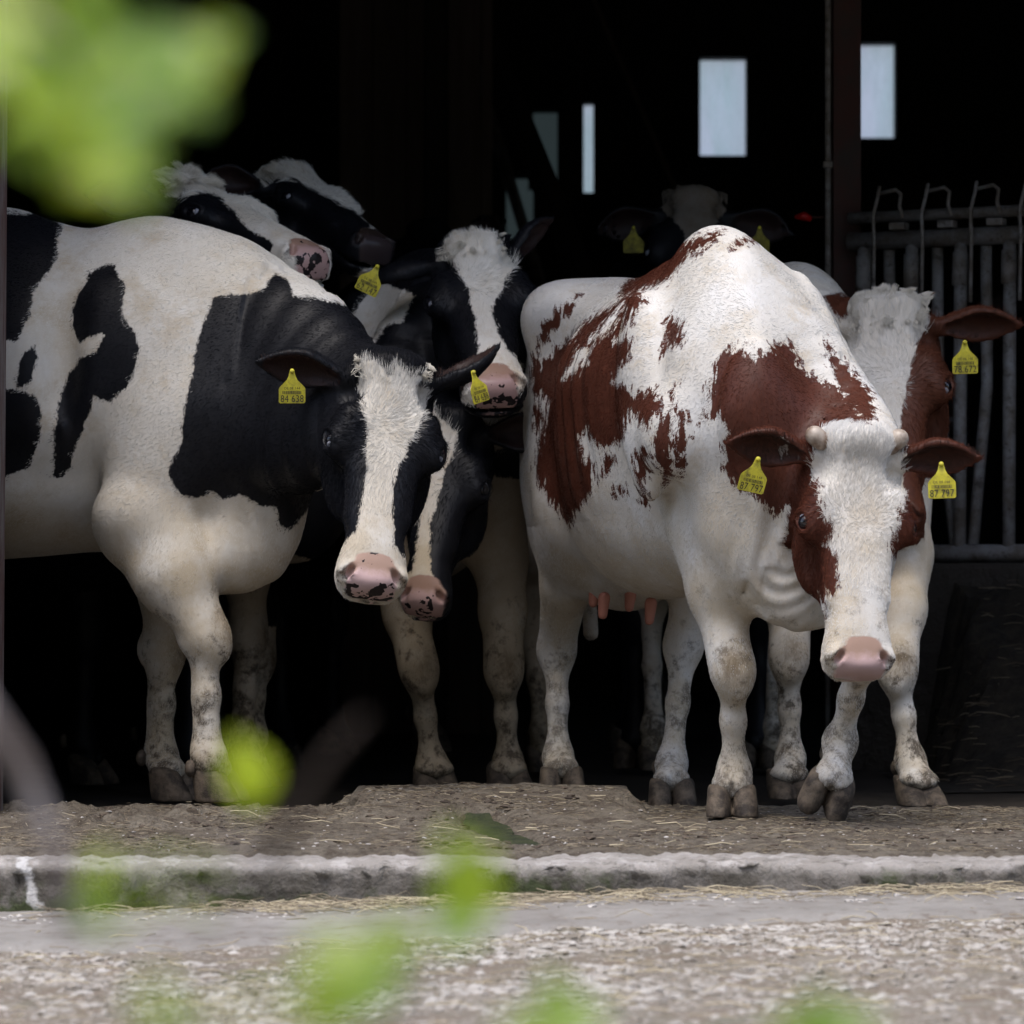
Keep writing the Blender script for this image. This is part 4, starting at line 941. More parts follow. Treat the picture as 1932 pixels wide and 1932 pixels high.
# unseen leaf screen added behind the viewer to shut off the low sky
hedge_t = NT('hedge_leaves'); hedge_t.col(hedge_t.mix(hedge_t.noise(3, 4), (.020, .040, .010), (.055, .090, .022))); hedge_t.set(Roughness=.8)  # leaves of the added unseen screen
def hedge():  # added leaf screen, out of view, cuts the low sky
    n = 26000; x = rng.uniform(-22, 22, n); z = rng.beta(1.1, 1.0, n)*(9.0+1.0*np.sin(x*.9)+.6*np.sin(x*2.3))-.3; y = -4.5+rng.normal(0, .55, n)
    a = rng.normal(0, 1, (n, 3)); a /= np.linalg.norm(a, axis=1)[:, None]; b = np.cross(a, rng.normal(0, 1, (n, 3))); b /= np.linalg.norm(b, axis=1)[:, None]; s_ = rng.uniform(.10, .26, (n, 1))
    c = np.stack([x, y, z], 1); V = np.stack([c-a*s_, c+b*s_*.6, c+a*s_, c-b*s_*.6], 1).reshape(-1, 3)
    o = mesh_obj('hedge', V, np.arange(4*n).reshape(n, 4), hedge_t.m, None, False); tag(o, 'leafy screen added out of view behind the viewer to cut the low sky', 'hedge', kind='stuff')
hedge()

# ================================================================== the red and white cow in front
RW = coat_mat('red_white_coat', BROWN, white=(.66, .657, .648), roan=.15, mud=.8)
def k3(p): return crop(1260, 540, 1.7567, p)
def k4(p): return crop(1760, 900, 2.147, p)
def make_B():
    c = Cow('red and white cow with short horn stubs stepping out in front, head lowered', (.415, 10.62), -78, 1.0, .0075)
    st = [list(q) for q in BODY]
    for i, u in ((2, .27), (3, .29), (4, .315), (5, .33), (7, .365), (8, .365), (9, .345)): st[i][4] = u
    st[8][3] = .25; st[9][3] = .205
    for i in range(1, 8): st[i][3] *= .87
    for i, u in ((4, .235), (5, .27), (6, .275), (7, .25), (8, .215), (9, .185)): st[i][3] = u
    c.torso(belly=1.10, st=st, wither=1.385, hookz=1.325, spine=(1.33, 1.395), blade=(.195, 1.05, .27), hook=.20, slim=.74); c.rib_rows(-.35, .25)
    P = c.P
    c.fore(P(1318, 790, 10.25), P(1322, 985, 10.12), P(1382, 1262, 10.0), P(1385, 1458, 10.07), P(1381, 1540, 10.04), face=c.D((.02, -1, 0)), toe=c.D((0, -1, 0)))
    c.fore(P(1560, 820, 10.25), P(1590, 1000, 10.15), P(1626, 1235, 9.86), P(1585, 1400, 9.99), P(1552, 1516, 9.95), face=c.D((.15, -1, .1)), toe=c.D((-.22, -.72, -.66)), up=c.D((.28, -.62, .73)), dirt=False)
    c.hind(P(1118, 780, 11.12), P(1086, 960, 11.06), P(1050, 1225, 11.38), P(1053, 1430, 11.32), P(1060, 1500, 11.25), face=c.D((.2, -1, 0)), toe=c.D((.1, -1, 0)))
    c.hind(P(1360, 780, 11.15), P(1345, 960, 10.98), P(1290, 1215, 11.05), P(1267, 1442, 10.93), P(1268, 1524, 10.85), face=c.D((.2, -1, 0)), toe=c.D((.05, -1, 0)))
    c.neck([P(1395, 760, 10.35), P(1475, 815, 10.05), P(1568, 862, 9.85), P(1620, 885, 9.72)], [(.15, .33), (.125, .265), (.105, .19), (.095, .14)], [c.D((-.05, .3, 1)), c.D((.30, .2, .9)), c.D((.5, .1, .85)), c.D((.3, 0, 1))], k=.14)
    c.F.add(ell(P(1440, 1000, 9.98), (.13, .13, .17)), .12)
    c.F.add(ell(P(1492, 1085, 9.90), (.085, .085, .115)), .10)
    c.F.add(ell(P(1515, 1140, 9.88), (.05, .06, .05)), .07)
    cen = P(1492, 1045, 9.82).astype(f32)
    def folds(p):
        q = p-cen; r = np.sqrt((q**2*np.array([1, 1, .7], f32)).sum(1)); w_ = np.clip(1-r/.20, 0, 1)
        X = q@c.D((1, 0, 0)).astype(f32); X = X-.25*q[:, 2]; rr = np.sqrt(X*X*1.5+q[:, 2]**2); low = np.clip((.03-q[:, 2])/.08, 0, 1)
        return (.0065*w_*(low*np.sin(rr*150)*np.clip(rr/.04, 0, 1)+(1-low)*np.sin(X*80+q[:, 2]*9))).astype(f32)
    c.F.add(folds, 0, 'd')
    cn = P(1590, 700, 9.9).astype(f32)
    c.head(P(1624, 812, 9.62), P(1632, 1262, 9.46), c.D((.17, -1, .1)), width=.96,
           ears=((c.D((-1, -.12, .16)), c.D((.05, -1, -.75)), .215, .92), (c.D((1, -.10, .04)), c.D((-.05, -1, -.75)), .21, .9)))
    spec = dict(body=('w', [
        (10.9, k3([(500, 355), (520, 310), (560, 265), (620, 215), (690, 165), (760, 130), (850, 92), (945, 80), (905, 125), (850, 160), (800, 190), (770, 225), (740, 265), (700, 285), (650, 310), (600, 330), (560, 345)])),
        (10.3, k3([(1000, 138), (1030, 105), (1080, 92), (1115, 108), (1060, 115), (1020, 132)])),
        (11.3, k3([(330, 350), (300, 410), (260, 460), (210, 500), (170, 560), (135, 600), (150, 540), (195, 450), (250, 400)])),
        (10.9, k3([(560, 345), (610, 400), (570, 450), (490, 565), (550, 560), (550, 640), (500, 680), (470, 740), (530, 740), (560, 800), (590, 770), (640, 755), (650, 800), (670, 830), (640, 860), (620, 930), (580, 910), (560, 860), (530, 900), (520, 960), (470, 1000), (430, 1010), (400, 990), (370, 940), (340, 960), (345, 1040), (390, 1080), (400, 1150), (350, 1250), (290, 1350), (230, 1290), (190, 1240), (150, 1180), (125, 1100), (155, 990), (170, 900), (190, 820), (150, 760), (130, 700), (160, 640), (200, 600), (240, 560), (300, 540), (340, 480), (420, 430), (480, 400), (520, 370)])),
        (10.9, k3([(385, 570), (330, 600), (262, 710), (300, 695), (350, 640)]), 'cut'),
        (10.9, k3([(520, 385), (480, 440), (380, 540), (370, 555), (440, 510), (500, 450)]), 'cut'),
        (10.5, k3([(745, 445), (778, 480), (785, 560), (740, 570), (700, 610), (715, 540), (705, 480)])),
        (10.4, k3([(765, 730), (740, 850), (690, 900), (650, 970), (650, 1040), (690, 1130), (705, 1170), (735, 1130), (733, 1000), (742, 880), (765, 850), (728, 840), (722, 780)])),
        (10.3, k3([(765, 855), (800, 870), (815, 950), (800, 1050), (800, 1120), (770, 1145), (752, 1080), (752, 960)])),
        (10.6, k3([(570, 1050), (620, 1020), (640, 1130), (600, 1160), (640, 1270), (600, 1260), (580, 1120)])),
        (11.2, k3([(128, 600), (112, 690), (120, 770), (150, 815), (172, 740), (168, 650)])),
        (11.0, k3([(205, 1180), (238, 1120), (250, 1200), (226, 1260)])),
        (10.8, k3([(250, 1310), (300, 1240), (312, 1310), (285, 1370)])),
        (10.8, k3([(140, 840), (160, 820), (168, 900), (148, 960), (130, 930)])),
        (10.7, k3([(430, 1050), (470, 1020), (480, 1090), (445, 1130)])),
        (10.6, k3([(480, 1190), (520, 1180), (525, 1210), (490, 1225)])),
        (10.1, k3([(1020, 568), (1060, 590), (1110, 630), (1150, 590), (1200, 570), (1265, 558), (1285, 640), (1330, 700), (1360, 710), (1440, 740), (1475, 750), (1570, 890), (1650, 990), (1500, 1200), (1300, 1250), (1240, 1250), (1195, 1305), (1140, 1255), (1060, 1200), (1010, 1160), (970, 1100), (975, 990), (1000, 930), (960, 880), (900, 890), (850, 912), (900, 850), (910, 740), (940, 650)])),
        (10.0, k3([(1412, 545), (1435, 560), (1432, 600), (1500, 650), (1540, 700), (1600, 760), (1640, 860), (1600, 910), (1540, 860), (1470, 750), (1425, 640)]))]),
        head=('w', [
            (9.55, k4([(600, 440), (585, 560), (590, 640), (632, 680), (632, 740), (622, 770), (652, 820), (660, 850), (692, 880), (690, 930), (655, 985), (698, 1010), (722, 1090), (722, 1200), (705, 1265), (650, 1248), (640, 1300), (652, 1375), (590, 1300), (300, 1300), (-100, 800), (-100, 300), (540, 300)])),
            (9.55, k4([(1078, 400), (1078, 700), (1092, 728), (1042, 840), (1035, 900), (1002, 990), (1030, 1050), (1032, 1110), (1300, 1000), (1800, 700), (1700, 300), (1100, 300)])),
            (9.55, k4([(425, 445), (455, 460), (462, 520), (435, 522), (420, 480)]), 'cut')]))
    c.finish(RW, spec, fur=FURN*1.0, furlen=.013, colors=(BROWN,), white=(.66, .657, .648))
    H = c.H
    for y, L_ in ((-1, .020), (1, .024)):
        mb = []
        a = H(.018, y*.088, -.045)
        dr = c.D((y*.75, -.25, .62)); dr = unit(dr)
        F = Field(); F.add(cone(a, a+dr*L_, .023, .019), .01); F.add(ell(a+dr*(L_+.004), .0185), .02)
        v, f = F.mesh(a-.09, a+.13, .006); mesh_obj('horn', v, f, horn_t.m, c.root)
    for t in ((1140, 1150, 10.9, 1), (1122, 1130, 11.05, .8), (1228, 1160, 10.8, 1.1), (1190, 1140, 10.95, .6)):
        a = P(t[0], t[1]-22, t[2]); b = P(t[0]-3, t[1]+10*t[3], t[2])
        F = Field(); F.add(cone(a, b, .017, .013), .01); v, f = F.mesh(np.minimum(a, b)-.05, np.maximum(a, b)+.05, .006); mesh_obj('teat', v, f, teat_t.m, c.root)
    ear_tag(c.root, P(1430, 866, 9.50), c.D((1, .25, -.20)), c.D((.14, -.1, 1)), '87 797', 1.12)
    ear_tag(c.root, P(1776, 876, 9.50), c.D((1, -.15, .03)), c.D((-.02, .1, 1)), '87 797', 1.12)
    return c

# ================================================================== the black and white cow on the left
BWd = coat_mat('black_white_coat_dark_nose', BLACK, white=(.615, .60, .565), pinkcol=(.05, .036, .036))
BW = coat_mat('black_white_coat', BLACK, white=(.615, .60, .565), spot=.615)
BWc = coat_mat('black_white_coat_pale_nose', BLACK, white=(.77, .745, .69), pinkcol=(.46, .30, .275), spot=.665)
def k1(p): return crop(0, 400, 2.1467, p)
def k5(p): return crop(780, 800, 2.542, p)
def make_A():
    c = Cow('black and white cow broadside at the left post, white blaze, head turned to the viewer', (-1.42, 11.05), -17, 1.06, .0075)
    st = [list(q) for q in BODY]
    for i, u in ((3, .335), (4, .385), (5, .47), (6, .46), (7, .40), (8, .345), (9, .32)): st[i][4] = u
    c.wild = True
    for i in (4, 5, 6, 7): st[i][5] -= .045
    st[8][5] = .33; st[9][5] = .28; st[10][5] = .24
    c.torso(udder=False, st=st, spine=(1.40, 1.375), wither=1.33, belly=.7, blade=(.20, 1.03, .27)); P = c.P
    c.fore(P(300, 800, 10.68), P(262, 985, 10.66), P(386, 1195, 10.60), P(396, 1430, 10.60), P(415, 1512, 10.62), face=c.D((1, -.35, 0)), toe=c.D((1, -.35, 0)), r=1.03, arm=1.22)
    c.fore(P(330, 850, 11.1), P(315, 1010, 11.05), P(308, 1225, 11.0), P(306, 1432, 11.0), P(330, 1510, 10.95), face=c.D((1, -.35, 0)), toe=c.D((1, -.35, 0)))
    z = 1.06
    for y in (-1, 1):
        c.hind(z*np.array((-.70, y*.19, 1.05)), z*np.array((-.42, y*.24, .80)), z*np.array((-.84, y*.20, .54)), z*np.array((-.78, y*.20, .14)), z*np.array((-.70, y*.20, .0)))
    c.neck([c.L((-.95, 10.92, 1.13)), P(510, 735, 10.70), P(620, 775, 10.52), P(712, 770, 10.38)], [(.19, .38), (.16, .31), (.125, .215), (.10, .14)], [(0, 0, 1), c.D((.35, 0, 1)), c.D((.5, 0, 1)), c.D((.3, 0, 1))], k=.15)
    c.F.add(ell(P(478, 965, 10.72), (.135, .11, .20)), .06)
    c.F.add(ell(P(432, 1052, 10.70), (.075, .08, .09)), .06)
    c.F.add(ell(P(232, 968, 10.62), (.06, .05, .05)), .08)
    cen = P(500, 1020, 10.6).astype(f32)
    def folds(p):
        q = p-cen; w_ = np.clip(1-np.sqrt((q*q).sum(1))/.24, 0, 1); return (.006*w_*np.sin(q[:, 0]*75+q[:, 2]*12)).astype(f32)
    c.F.add(folds, 0, 'd')
    c.head(P(748, 668, 10.30), P(703, 1102, 10.06), c.D((.13, -1, .1)), width=.95, dish=False,
           ears=((c.D((-1, -.1, .20)), c.D((.1, -1, -.8)), .225, .85), (c.D((.88, .25, .50)), c.D((-.5, -.25, .85)), .20, .95)))
    spec = dict(body=('w', [
        (10.8, k1([(-900, 250), (340, 290), (352, 330), (305, 430), (310, 500), (290, 570), (180, 690), (160, 830), (90, 960), (-900, 980)])),
        (10.65, k1([(560, 555), (620, 560), (630, 620), (670, 660), (650, 830), (730, 930), (745, 1010), (720, 1110), (680, 1210), (600, 1305), (505, 1265), (480, 1350), (430, 1500), (390, 1580), (385, 1660), (330, 1700), (280, 1700), (295, 1600), (290, 1450), (330, 1260), (380, 1140), (430, 1060), (510, 1035), (560, 935), (490, 950), (430, 980), (390, 900), (390, 810), (430, 700), (470, 630), (500, 580)])),
        (10.65, k1([(180, 990), (205, 1050), (170, 1180), (110, 1235), (75, 1200), (110, 1060)])),
        (10.65, k1([(-900, 1190), (80, 1230), (200, 1270), (225, 1350), (210, 1530), (160, 1640), (20, 1710), (-900, 1700)])),
        (10.6, k1([(1480, 600), (1550, 640), (1570, 730), (1720, 745), (2200, 850), (2300, 1500), (1930, 1700), (1900, 1740), (1750, 1740), (1690, 1800), (1640, 1900), (1600, 1950), (1540, 1990), (1500, 1960), (1480, 1860), (1400, 1850), (1310, 1790), (1200, 1820), (1140, 1770), (1060, 1820), (960, 1790), (910, 1700), (910, 1640), (970, 1540), (985, 1350), (1030, 1180), (1050, 1000), (1120, 800), (1140, 740), (1210, 725), (1320, 720), (1420, 690)]))]),
        head=('d', [
            (10.15, k5([(320, 230), (380, 260), (450, 300), (480, 360), (540, 270), (600, 330), (650, 350), (700, 340), (735, 370), (735, 550), (700, 640), (650, 740), (610, 770), (590, 870), (550, 930), (510, 1100), (515, 1250), (530, 1440), (570, 1500), (650, 1600), (650, 1900), (150, 1900), (100, 1600), (135, 1530), (180, 1430), (270, 1340), (310, 1180), (340, 1000), (350, 850), (345, 650), (300, 480), (285, 420), (310, 300)]))]))
    c.finish(BW, spec, fur=FURN*1.1, furlen=.013, colors=(BLACK,), white=(.615, .60, .565), forelock=dict(n=5000, ln=.042, nrange=(-.03, .07), up=-.5, fwd=.55, side=3, col=(BLACK, .45), curl=.5))
    ear_tag(c.root, P(551, 700, 10.20), c.D((1, .1, .01)), c.D((0, -.12, 1)), '84 638', 1.15)
    ear_tag(c.root, P(892, 703, 10.28), c.D((.62, .75, .25)), c.D((-.35, 0, 1)), '84 638', 1.1)
    return c

# ================================================================== the others, standing farther in
def herd_cow(label, loc, heading, size, poll, muz, front, coat, mat, vox=.012, color=BLACK, legs=None, fur=0, forelock=None, ears=None, neckmid=None,
             white=(.76, .735, .68), width=.95, sc=1.0, udder=False, lid=1.0, dish=False, group='cattle at the barn opening', sclera=None, neckrad=None, wild=True, grime=0.0):  # grime: dirt plus barn shade in the colour
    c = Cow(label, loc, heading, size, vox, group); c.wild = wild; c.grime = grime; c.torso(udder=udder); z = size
    for i, y in enumerate((-1, 1)):
        fl = (legs or {}).get('f%d' % i)
        if fl is None: fl = [z*np.array(q) for q in ((.55, y*.19, .98), (.46, y*.20, .80), (.50, y*.17, .44), (.49, y*.17, .125), (.53, y*.17, 0))]
        else: fl = [c.L(q) for q in fl]
        c.fore(*fl)
        hl = (legs or {}).get('h%d' % i)
        if hl is None: hl = [z*np.array(q) for q in ((-.70, y*.19, 1.02), (-.46, y*.24, .80), (-.84, y*.20, .54), (-.78, y*.20, .125), (-.72, y*.20, 0))]
        else: hl = [c.L(q) for q in hl]
        c.hind(*hl)
    poll, muz, front = c.L(poll), c.L(muz), c.D(front); n = unit(muz-poll); f = unit(front-n*np.dot(front, n)); Lh = np.linalg.norm(muz-poll)
    end = poll+n*.11*Lh/.585-f*.15*Lh/.585; a = z*np.array((.48, 0, 1.12)); b = z*np.array((.72, 0, 1.16))
    mid = c.L(neckmid) if neckmid is not None else (b*.5+end*.5+np.array((0, 0, .03)))
    nr = neckrad or [(.17, .36), (.14, .29), (.11, .20), (.095, .135)]
    e = unit(end-b); up = (0, 0, 1) if abs(e[2]) < .8 else (-1, 0, .6)
    c.neck([a, b, mid, end], [(r[0]*z, r[1]*z) for r in nr], [(0, 0, 1), up, up, up])
    c.F.add(ell(z*np.array((.76, 0, .82)), z*np.array((.12, .11, .14))), .12*z)
    if ears is None:
        sd_ = np.cross(f, n); ears = ((-sd_*1.0+f*.1-n*.12, f*1.0+n*.4, .20, 1.0), (sd_*1.0+f*.1-n*.12, f*1.0+n*.4, .20, 1.0))
    else: ears = tuple((c.D(q[0]), c.D(q[1]))+tuple(q[2:]) for q in ears)
    c.head(poll, muz, front, sc=sc, width=width, ears=ears, dish=dish, lid=lid)
    c.finish(mat, coat, fur=fur, colors=(color,), white=white, forelock=forelock, furlen=.016)
    for y in (sclera or ()):
        q = c.H(.203, y*.113, -.068); zz = c.headz
    return c
def k2(p): return crop(380, 350, 1.8941, p)
def kg(p): return crop(2000, 450, 1.932, p)

BWdim = coat_mat('shade_dimmed_coat', BLACK, white=(.20, .18, .16), spot=.6)  # whites darkened to stand for the deep shade inside the barn
dimtag_t = NT('shade_dimmed_yellow'); dimtag_t.col(dimtag_t.mix(dimtag_t.ramp(dimtag_t.noise(45, 5, .7), .35, .65), (.30, .27, .03), (.10, .085, .02))); dimtag_t.set(Roughness=.7)  # yellow darkened in smears to stand for shade on the far tags
def make_herd():
    out = {}
    # centre cow, head up, looking out
    out['C'] = herd_cow('black cow in the centre, broad shaggy white blaze, head held high over the white-blazed neighbour', (-.36, 12.42), -76, 1.02,
        at(893, 438, 11.42), at(935, 722, 11.0), (.03, -.72, .45),
        dict(body=('d', [(11.6, [(700, 905), (870, 890), (985, 905), (1075, 1010), (1100, 1700), (600, 1700), (650, 1100), (700, 1000)]),
                         (11.6, k2([(1090, 680), (1200, 710), (1250, 740), (1190, 850), (1110, 880), (1050, 970), (930, 860), (1000, 740)])),
                         (11.3, [(900, 770), (1000, 770), (960, 840), (925, 860)])]),
             head=('d', [(11.2, k2([(1415, 300), (1480, 300), (1560, 300), (1640, 430), (1640, 480), (1690, 540), (1722, 590), (1680, 640), (1650, 720), (1610, 800), (1630, 900), (1680, 980), (1730, 1040), (1800, 1100), (1700, 1240), (1450, 1240), (1500, 1100), (1545, 1000), (1545, 980), (1530, 860), (1500, 720), (1450, 620), (1400, 570), (1345, 565), (1390, 500)]))])),
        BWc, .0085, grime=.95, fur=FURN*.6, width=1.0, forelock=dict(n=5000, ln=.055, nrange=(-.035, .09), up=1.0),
        legs=dict(f0=[at(760, 900, 11.75), at(745, 1060, 11.70), at(790, 1262, 11.55), at(815, 1440, 11.60), at(822, 1497, 11.55)],
                  f1=[at(945, 900, 11.75), at(945, 1050, 11.72), at(950, 1262, 11.60), at(959, 1440, 11.64), at(962, 1497, 11.58)],
                  h1=[at(985, 900, 13.0), at(1000, 1000, 12.9), at(1000, 1180, 13.05), at(1025, 1380, 13.0), at(1030, 1455, 13.0)]),
        ears=(((-1, .12, -.18), (-.1, .5, -1), .205, .8), ((.55, .50, .62), (.9, -.2, -.2), .20, .8)),
        neckmid=at(878, 610, 11.75))
    ear_tag(out['C'].root, out['C'].L(at(712, 503, 11.14)), out['C'].D((.86, 0, -.42)), out['C'].D((.42, 0, .9)), '62 147', 1.12)
    # left pair behind, heads over the back of the broadside cow
    out['D'] = herd_cow('black and white cow peering right over the broadside cow\'s back, pale pink nose', (-1.80, 12.15), -30, 1.03,
        at(350, 328, 11.60), at(602, 464, 11.18), (.28, -.30, .9),
        dict(body=('d', [(12.0, [(380, 1190), (560, 1180), (560, 1600), (380, 1600)])]),
             head=('w', [(11.4, k2([(0, 260), (150, 272), (250, 243), (330, 275), (380, 330), (420, 390), (480, 440), (540, 465), (575, 500), (500, 600), (0, 600)])), (11.9, k2([(-400, 60), (50, 60), (60, 240), (60, 600), (-400, 600)])), (12.0, k2([(330, -200), (600, -200), (600, 150), (420, 200), (330, 60)]))])),
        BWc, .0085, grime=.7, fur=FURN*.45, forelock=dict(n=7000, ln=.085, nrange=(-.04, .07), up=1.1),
        ears=(((-.75, -.1, .1), (-.2, -1, 0), .2, 1.0), ((-.7, .6, .2), (-.2, -1, .3), .2, 1.0)),
        legs=dict(f0=[at(475, 900, 12.2), at(470, 1060, 12.1), at(482, 1240, 12.0), at(478, 1390, 12.0), at(470, 1480, 11.95)]))
    out['E'] = herd_cow('black cow with white forehead crest and dark nose, head behind the pink-nosed neighbour', (-1.50, 13.1), -28, 1.06,
        at(550, 308, 12.20), at(722, 446, 11.78), (.40, -.42, .8),
        dict(body=('d', []), head=('d', [
            (12.3, k2([(500, 60), (560, 60), (680, 40), (790, 110), (870, 200), (960, 290), (1110, 390), (1100, 420), (1040, 410), (1010, 445), (1030, 385), (900, 305), (800, 255), (700, 195), (600, 180), (560, 210), (535, 225), (500, 180)])),
            (12.2, k2([(790, 630), (830, 680), (920, 670), (990, 620), (1050, 590), (1030, 650), (960, 700), (880, 750), (780, 750), (700, 690)]))])),
        BWd, .0085, fur=FURN*.35, forelock=dict(n=3500, ln=.05, nrange=(-.035, .07), up=1.1),
        ears=(((-.7, -.1, .1), (-.2, -1, 0), .2, 1.0), ((-.6, .7, .2), (-.2, -1, .3), .2, 1.0)))
    # head tucked behind the blazed cow's cheek
    out['F'] = herd_cow('cow tucked behind the left blazed head, its narrow white blaze and small freckled nose showing', (-1.30, 11.95), -24, 1.0,
        at(855, 765, 11.20), at(792, 1135, 10.95), (-.14, -1, .1),
        dict(body=('d', [(11.5, [(380, 1020), (640, 1060), (1000, 1100), (1000, 1700), (380, 1700)])]),
             head=('d', [(10.9, crop(780, 800, 2.542, [(760, 560), (860, 650), (925, 700), (905, 830), (850, 960), (800, 1130), (750, 1300), (750, 1500), (772, 1680), (775, 1900), (500, 1900), (560, 1640), (640, 1600), (672, 1400), (685, 1200), (675, 1000), (690, 900), (720, 750)]))])),
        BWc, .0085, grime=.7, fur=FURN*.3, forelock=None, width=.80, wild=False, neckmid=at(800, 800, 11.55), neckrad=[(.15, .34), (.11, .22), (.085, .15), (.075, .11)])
    # second red cow at the right
    out['G'] = herd_cow('second red cow with a wide white face, standing behind the lowered red and white head', (.76, 12.35), -82, .99,
        at(1672, 560, 11.25), at(1668, 985, 10.98), (-.20, -1, .12),
        dict(body=('w', [(12.0, [(1556, 560), (1590, 553), (1625, 570), (1640, 640), (1600, 640), (1575, 590)]), (11.5, [(1640, 600), (1760, 600), (1760, 900), (1690, 900)])]),
             head=('d', [(11.1, kg([(150, 640), (250, 400), (410, 380), (540, 400), (620, 600), (625, 690), (560, 800), (522, 950), (512, 1040), (485, 1150), (480, 1300), (520, 1700), (150, 1700), (180, 1200)]))])),
        coat_mat('second_red_coat', (.085, .029, .016), white=(.72, .70, .66)), .0085, color=(.085, .029, .016), fur=FURN*.5, white=(.72, .70, .66),
        forelock=dict(n=5000, ln=.0555, nrange=(-.035, .085), up=1.0), udder=False, width=1.02,
        legs=dict(f0=[at(1500, 900, 11.5), at(1492, 1060, 11.40), at(1488, 1240, 11.25), at(1491, 1432, 11.28), at(1492, 1506, 11.2)],
                  f1=[at(1700, 900, 11.35), at(1708, 1050, 11.20), at(1692, 1262, 11.0), at(1718, 1438, 11.0), at(1738, 1519, 10.93)]),
        ears=(((-1, .1, .1), (0, -1, -.3), .2, 1.0), ((1, .02, .04), (.05, -1, -.8), .215, .82)))
    ear_tag(out['G'].root, out['G'].L(at(1820, 646, 11.05)), out['G'].D((1, 0, .03)), out['G'].D((0, 0, 1)), '78 672', 1.2)
    # far back, in the dark
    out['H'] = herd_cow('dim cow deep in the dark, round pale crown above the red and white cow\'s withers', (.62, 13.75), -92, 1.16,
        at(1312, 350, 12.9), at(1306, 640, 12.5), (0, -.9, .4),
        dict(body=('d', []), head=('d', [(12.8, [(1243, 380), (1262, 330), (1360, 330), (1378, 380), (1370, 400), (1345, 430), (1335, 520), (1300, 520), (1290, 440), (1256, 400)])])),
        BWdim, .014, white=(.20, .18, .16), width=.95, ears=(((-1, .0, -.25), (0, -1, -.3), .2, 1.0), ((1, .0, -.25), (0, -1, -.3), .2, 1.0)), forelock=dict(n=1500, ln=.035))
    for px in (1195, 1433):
        ear_tag(out['H'].root, out['H'].L(at(px, 430, 12.7)), (0, 1, 0), (.1, .15, 1), None, 1.1, mat=dimtag_t.m)
    out['I'] = herd_cow('black cow at the feed rail behind the second red cow, its yellow tag half hidden', (1.62, 15.2), -92, .98,
        at(1800, 548, 14.0), at(1788, 800, 13.75), (-.3, -1, .1), dict(body=('d', []), head=('d', [])), BWd, .014)
    ear_tag(out['I'].root, out['I'].L(at(1853, 588, 13.6)), out['I'].D((1, 0, 0)), (0, 0, 1), None, 1.1)
    out['J'] = herd_cow('black cow far back against the boards, its head just a dark shape over the herd', (-.75, 15.0), -60, 1.1,
        at(800, 410, 14.2), at(770, 640, 13.8), (-.3, -1, .3), dict(body=('d', []), head=('d', [])), BW, .016)
    return out

make_B(); make_A(); make_herd()

# ================================================================== the shrub between the viewer and the barn, far out of focus
leaf_t = NT('fresh_leaf'); leaf_t.t.nodes.remove(leaf_t.b)
oi = leaf_t.n('ObjectInfo').outputs['Random']; lc = leaf_t.mix(leaf_t.ramp(oi, 0, 1), (.14, .30, .045), (.44, .60, .025))
d1 = leaf_t.n('BsdfDiffuse'); leaf_t.put(d1.inputs[0], lc); t1 = leaf_t.n('BsdfTranslucent'); leaf_t.put(t1.inputs[0], leaf_t.mix(leaf_t.ramp(oi, 0, 1), (.40, .66, .12), (.88, .96, .04))); g1 = leaf_t.n('BsdfGlossy', i_Roughness=.35)
m1 = leaf_t.n('MixShader', i_0=.5); leaf_t.t.links.new(d1.outputs[0], m1.inputs[1]); leaf_t.t.links.new(t1.outputs[0], m1.inputs[2])
m2 = leaf_t.n('MixShader', i_0=.05); leaf_t.t.links.new(m1.outputs[0], m2.inputs[1]); leaf_t.t.links.new(g1.outputs[0], m2.inputs[2]); leaf_t.t.links.new(m2.outputs[0], leaf_t.out.inputs[0])
bark_t = NT('shrub_bark'); bark_t.col(bark_t.mix(bark_t.ramp(bark_t.noise(40, 4), .4, .6), (.16, .13, .12), (.27, .25, .26))); bark_t.set(Roughness=.8)
def leaf(parent, p, d, nrm, L_, W_):
    d = unit(d); n = unit(np.asarray(nrm)-d*np.dot(nrm, d)); s_ = np.cross(d, n); V = []; N = 9
    prof = [0.02, .55, .86, 1.0, .98, .84, .6, .32, 0.02]
    for i in range(N):
        t = i/(N-1); wv = prof[i]*W_*.5
        for k, e in enumerate((-1, -.5, 0, .5, 1)):
            V.append(np.asarray(p)+d*t*L_+s_*e*wv+n*(abs(e)*wv*.28-.10*L_*t*t+.02*L_*math.sin(7*t)*e))
    F = [(i*5+k, i*5+k+1, i*5+k+6, i*5+k+5) for i in range(N-1) for k in range(4)]
    o = mesh_obj('leaf', V, F, leaf_t.m, parent)
    return o
dbark_t = NT('dark_bark'); dbark_t.col((.030, .020, .014)); dbark_t.set(Roughness=.9)
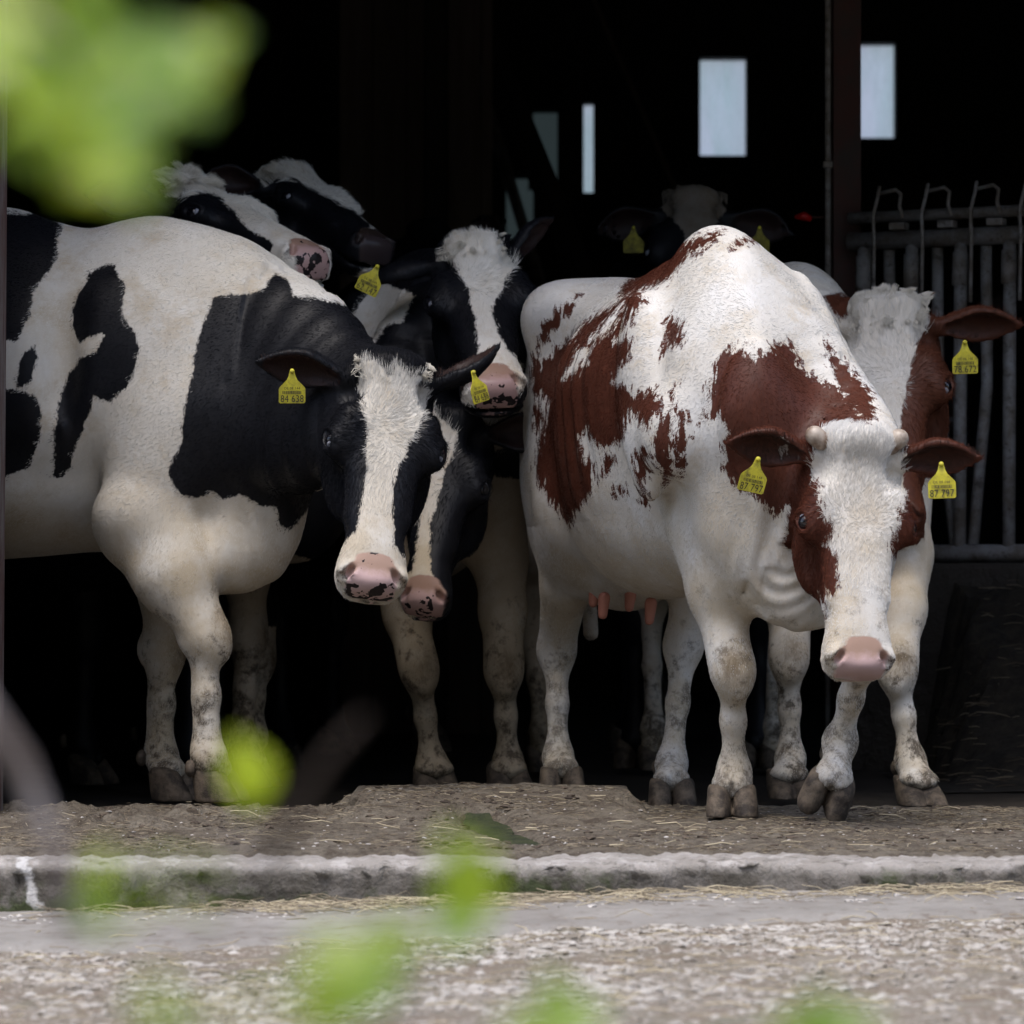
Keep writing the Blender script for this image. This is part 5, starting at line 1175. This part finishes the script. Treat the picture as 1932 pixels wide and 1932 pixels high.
def twig(label, pts, r, leaves, bark=None):
    """pts: the stem in world metres; leaves: picture place, distance, length, width, heading angle"""
    b = np.array(pts[0]); root = empty('shrub', b); tag(root, label, 'shrub', 'shrub twigs close to the viewer')
    n = len(pts); MB().tube([np.array(p)-b for p in pts], [r*(1-.6*i/(n-1)) for i in range(n)], 8).build('stem', bark or bark_t.m, root, True)
    P = [np.array(p) for p in pts]
    for px, py, Y, L_, W_, ang in leaves:
        c = at(px, py, Y); d = np.array([math.cos(R(ang)), random.uniform(-.3, .3), math.sin(R(ang))]); base = c-unit(d)*L_*.5
        # petiole to the nearest place on the stem
        best = min((np.linalg.norm(base-(P[i]*(1-t)+P[i+1]*t)), i, t) for i in range(n-1) for t in (0, .25, .5, .75, 1)); q = P[best[1]]*(1-best[2])+P[best[1]+1]*best[2]
        mid = (q+base)/2+np.array([0, 0, .01])
        lf = leaf(root, base-b, d, (random.uniform(-.4, .4), -.75, .75), L_, W_)
        MB().tube([q-b, mid-b, base-b], .0011, 5).build('petiole', leaf_t.m, lf)
ll = []
for px, py, s_ in ((40, 40, 1.1), (215, 5, .9), (90, 120, 1.1), (260, 130, 1.2), (350, 125, 1.0), (430, 105, 1.2), (130, 210, .9), (220, 210, 1.2), (300, 195, 1.1), (380, 170, .9),
                   (255, 290, 1.0), (200, 330, .7), (310, 270, .8), (270, 355, .6), (20, 60, .8), (-50, 180, 1.1), (-60, 300, 1), (40, -60, 1), (200, -80, 1), (120, 270, .5)):
    for _ in range(2): ll.append((px-35+random.uniform(-26, 26), py+random.uniform(-26, 26), random.uniform(1.2, 1.5), .025*s_, .016*s_, random.uniform(-80, 80)))
twig('out of focus leafy twig hanging into the upper left corner', [at(-420, -350, 1.400), at(-150, -120, 1.376), at(60, 60, 1.360), at(240, 160, 1.344), at(420, 120, 1.360)], .004, ll)
twig('out of focus leafy spray drooping from the top left over the broadside cow', [at(-420, 40, 1.440), at(-100, 90, 1.424), at(130, 200, 1.408), at(255, 300, 1.392)], .0035,
     [(170, 250, 1.38, 0.0280, 0.0176, -40), (250, 330, 1.41, 0.0288, 0.0176, -75), (80, 190, 1.40, 0.0320, 0.0208, -30), (-30, 130, 1.36, 0.0400, 0.0240, 20), (330, 95, 1.33, 0.0320, 0.0192, 10)])
twig('slender twig low at the left carrying one bright leaf before the hooves', [at(180, 2500, 1.800), at(330, 2000, 1.800), at(430, 1640, 1.800), at(462, 1540, 1.800)], .0016,
     [(466, 1450, 1.80, 0.0336, 0.0240, 108), (190, 1640, 1.52, 0.0192, 0.0128, 70), (175, 1720, 1.52, 0.0176, 0.0120, 120)])
twig('low leafy twig rising at the bottom centre before the kerb', [at(640, 2500, 1.560), at(700, 2100, 1.560), at(780, 1860, 1.560), at(860, 1720, 1.560)], .0016,
     [(885, 1665, 1.56, 0.0360, 0.0260, 70), (870, 1760, 1.52, 0.0208, 0.0160, 20), (640, 1810, 1.36, 0.0320, 0.0240, 150), (700, 1850, 1.40, 0.0320, 0.0224, 60), (740, 1770, 1.52, 0.0240, 0.0160, 40), (600, 1900, 1.28, 0.0240, 0.0176, 100), (300, 1900, 1.20, 0.0192, 0.0144, 90), (850, 1590, 1.52, 0.0128, 0.0096, 90)])
twig('low leafy twig rising at the bottom right edge', [at(1000, 2500, 1.600), at(1030, 2150, 1.600), at(1055, 1990, 1.600)], .0016,
     [(1050, 1895, 1.60, 0.0288, 0.0208, 100), (1100, 1930, 1.56, 0.0256, 0.0176, 40), (990, 1950, 1.52, 0.0240, 0.0176, 150)])
twig('leaf tips just reaching into the lower right border', [at(1500, 2500, 1.520), at(1530, 2150, 1.520), at(1545, 1990, 1.520)], .0016,
     [(1545, 1925, 1.52, 0.0256, 0.0192, 80), (1610, 1945, 1.48, 0.0240, 0.0176, 30), (1480, 1950, 1.52, 0.0192, 0.0144, 140)])
twig('thick grey stem slanting across the lower left corner', [at(-420, 1000, 1.920), at(-100, 1240, 1.920), at(40, 1440, 1.920), at(110, 1620, 1.920), at(130, 1760, 1.904)], .0075, [(-300, 1000, 1.92, 0.0400, 0.0240, 60)])
twig('thin brown stem slanting between the hooves at the left', [at(500, 1640, 1.760), at(560, 1520, 1.760), at(620, 1430, 1.760), at(690, 1350, 1.760)], .0040, [], dbark_t.m)
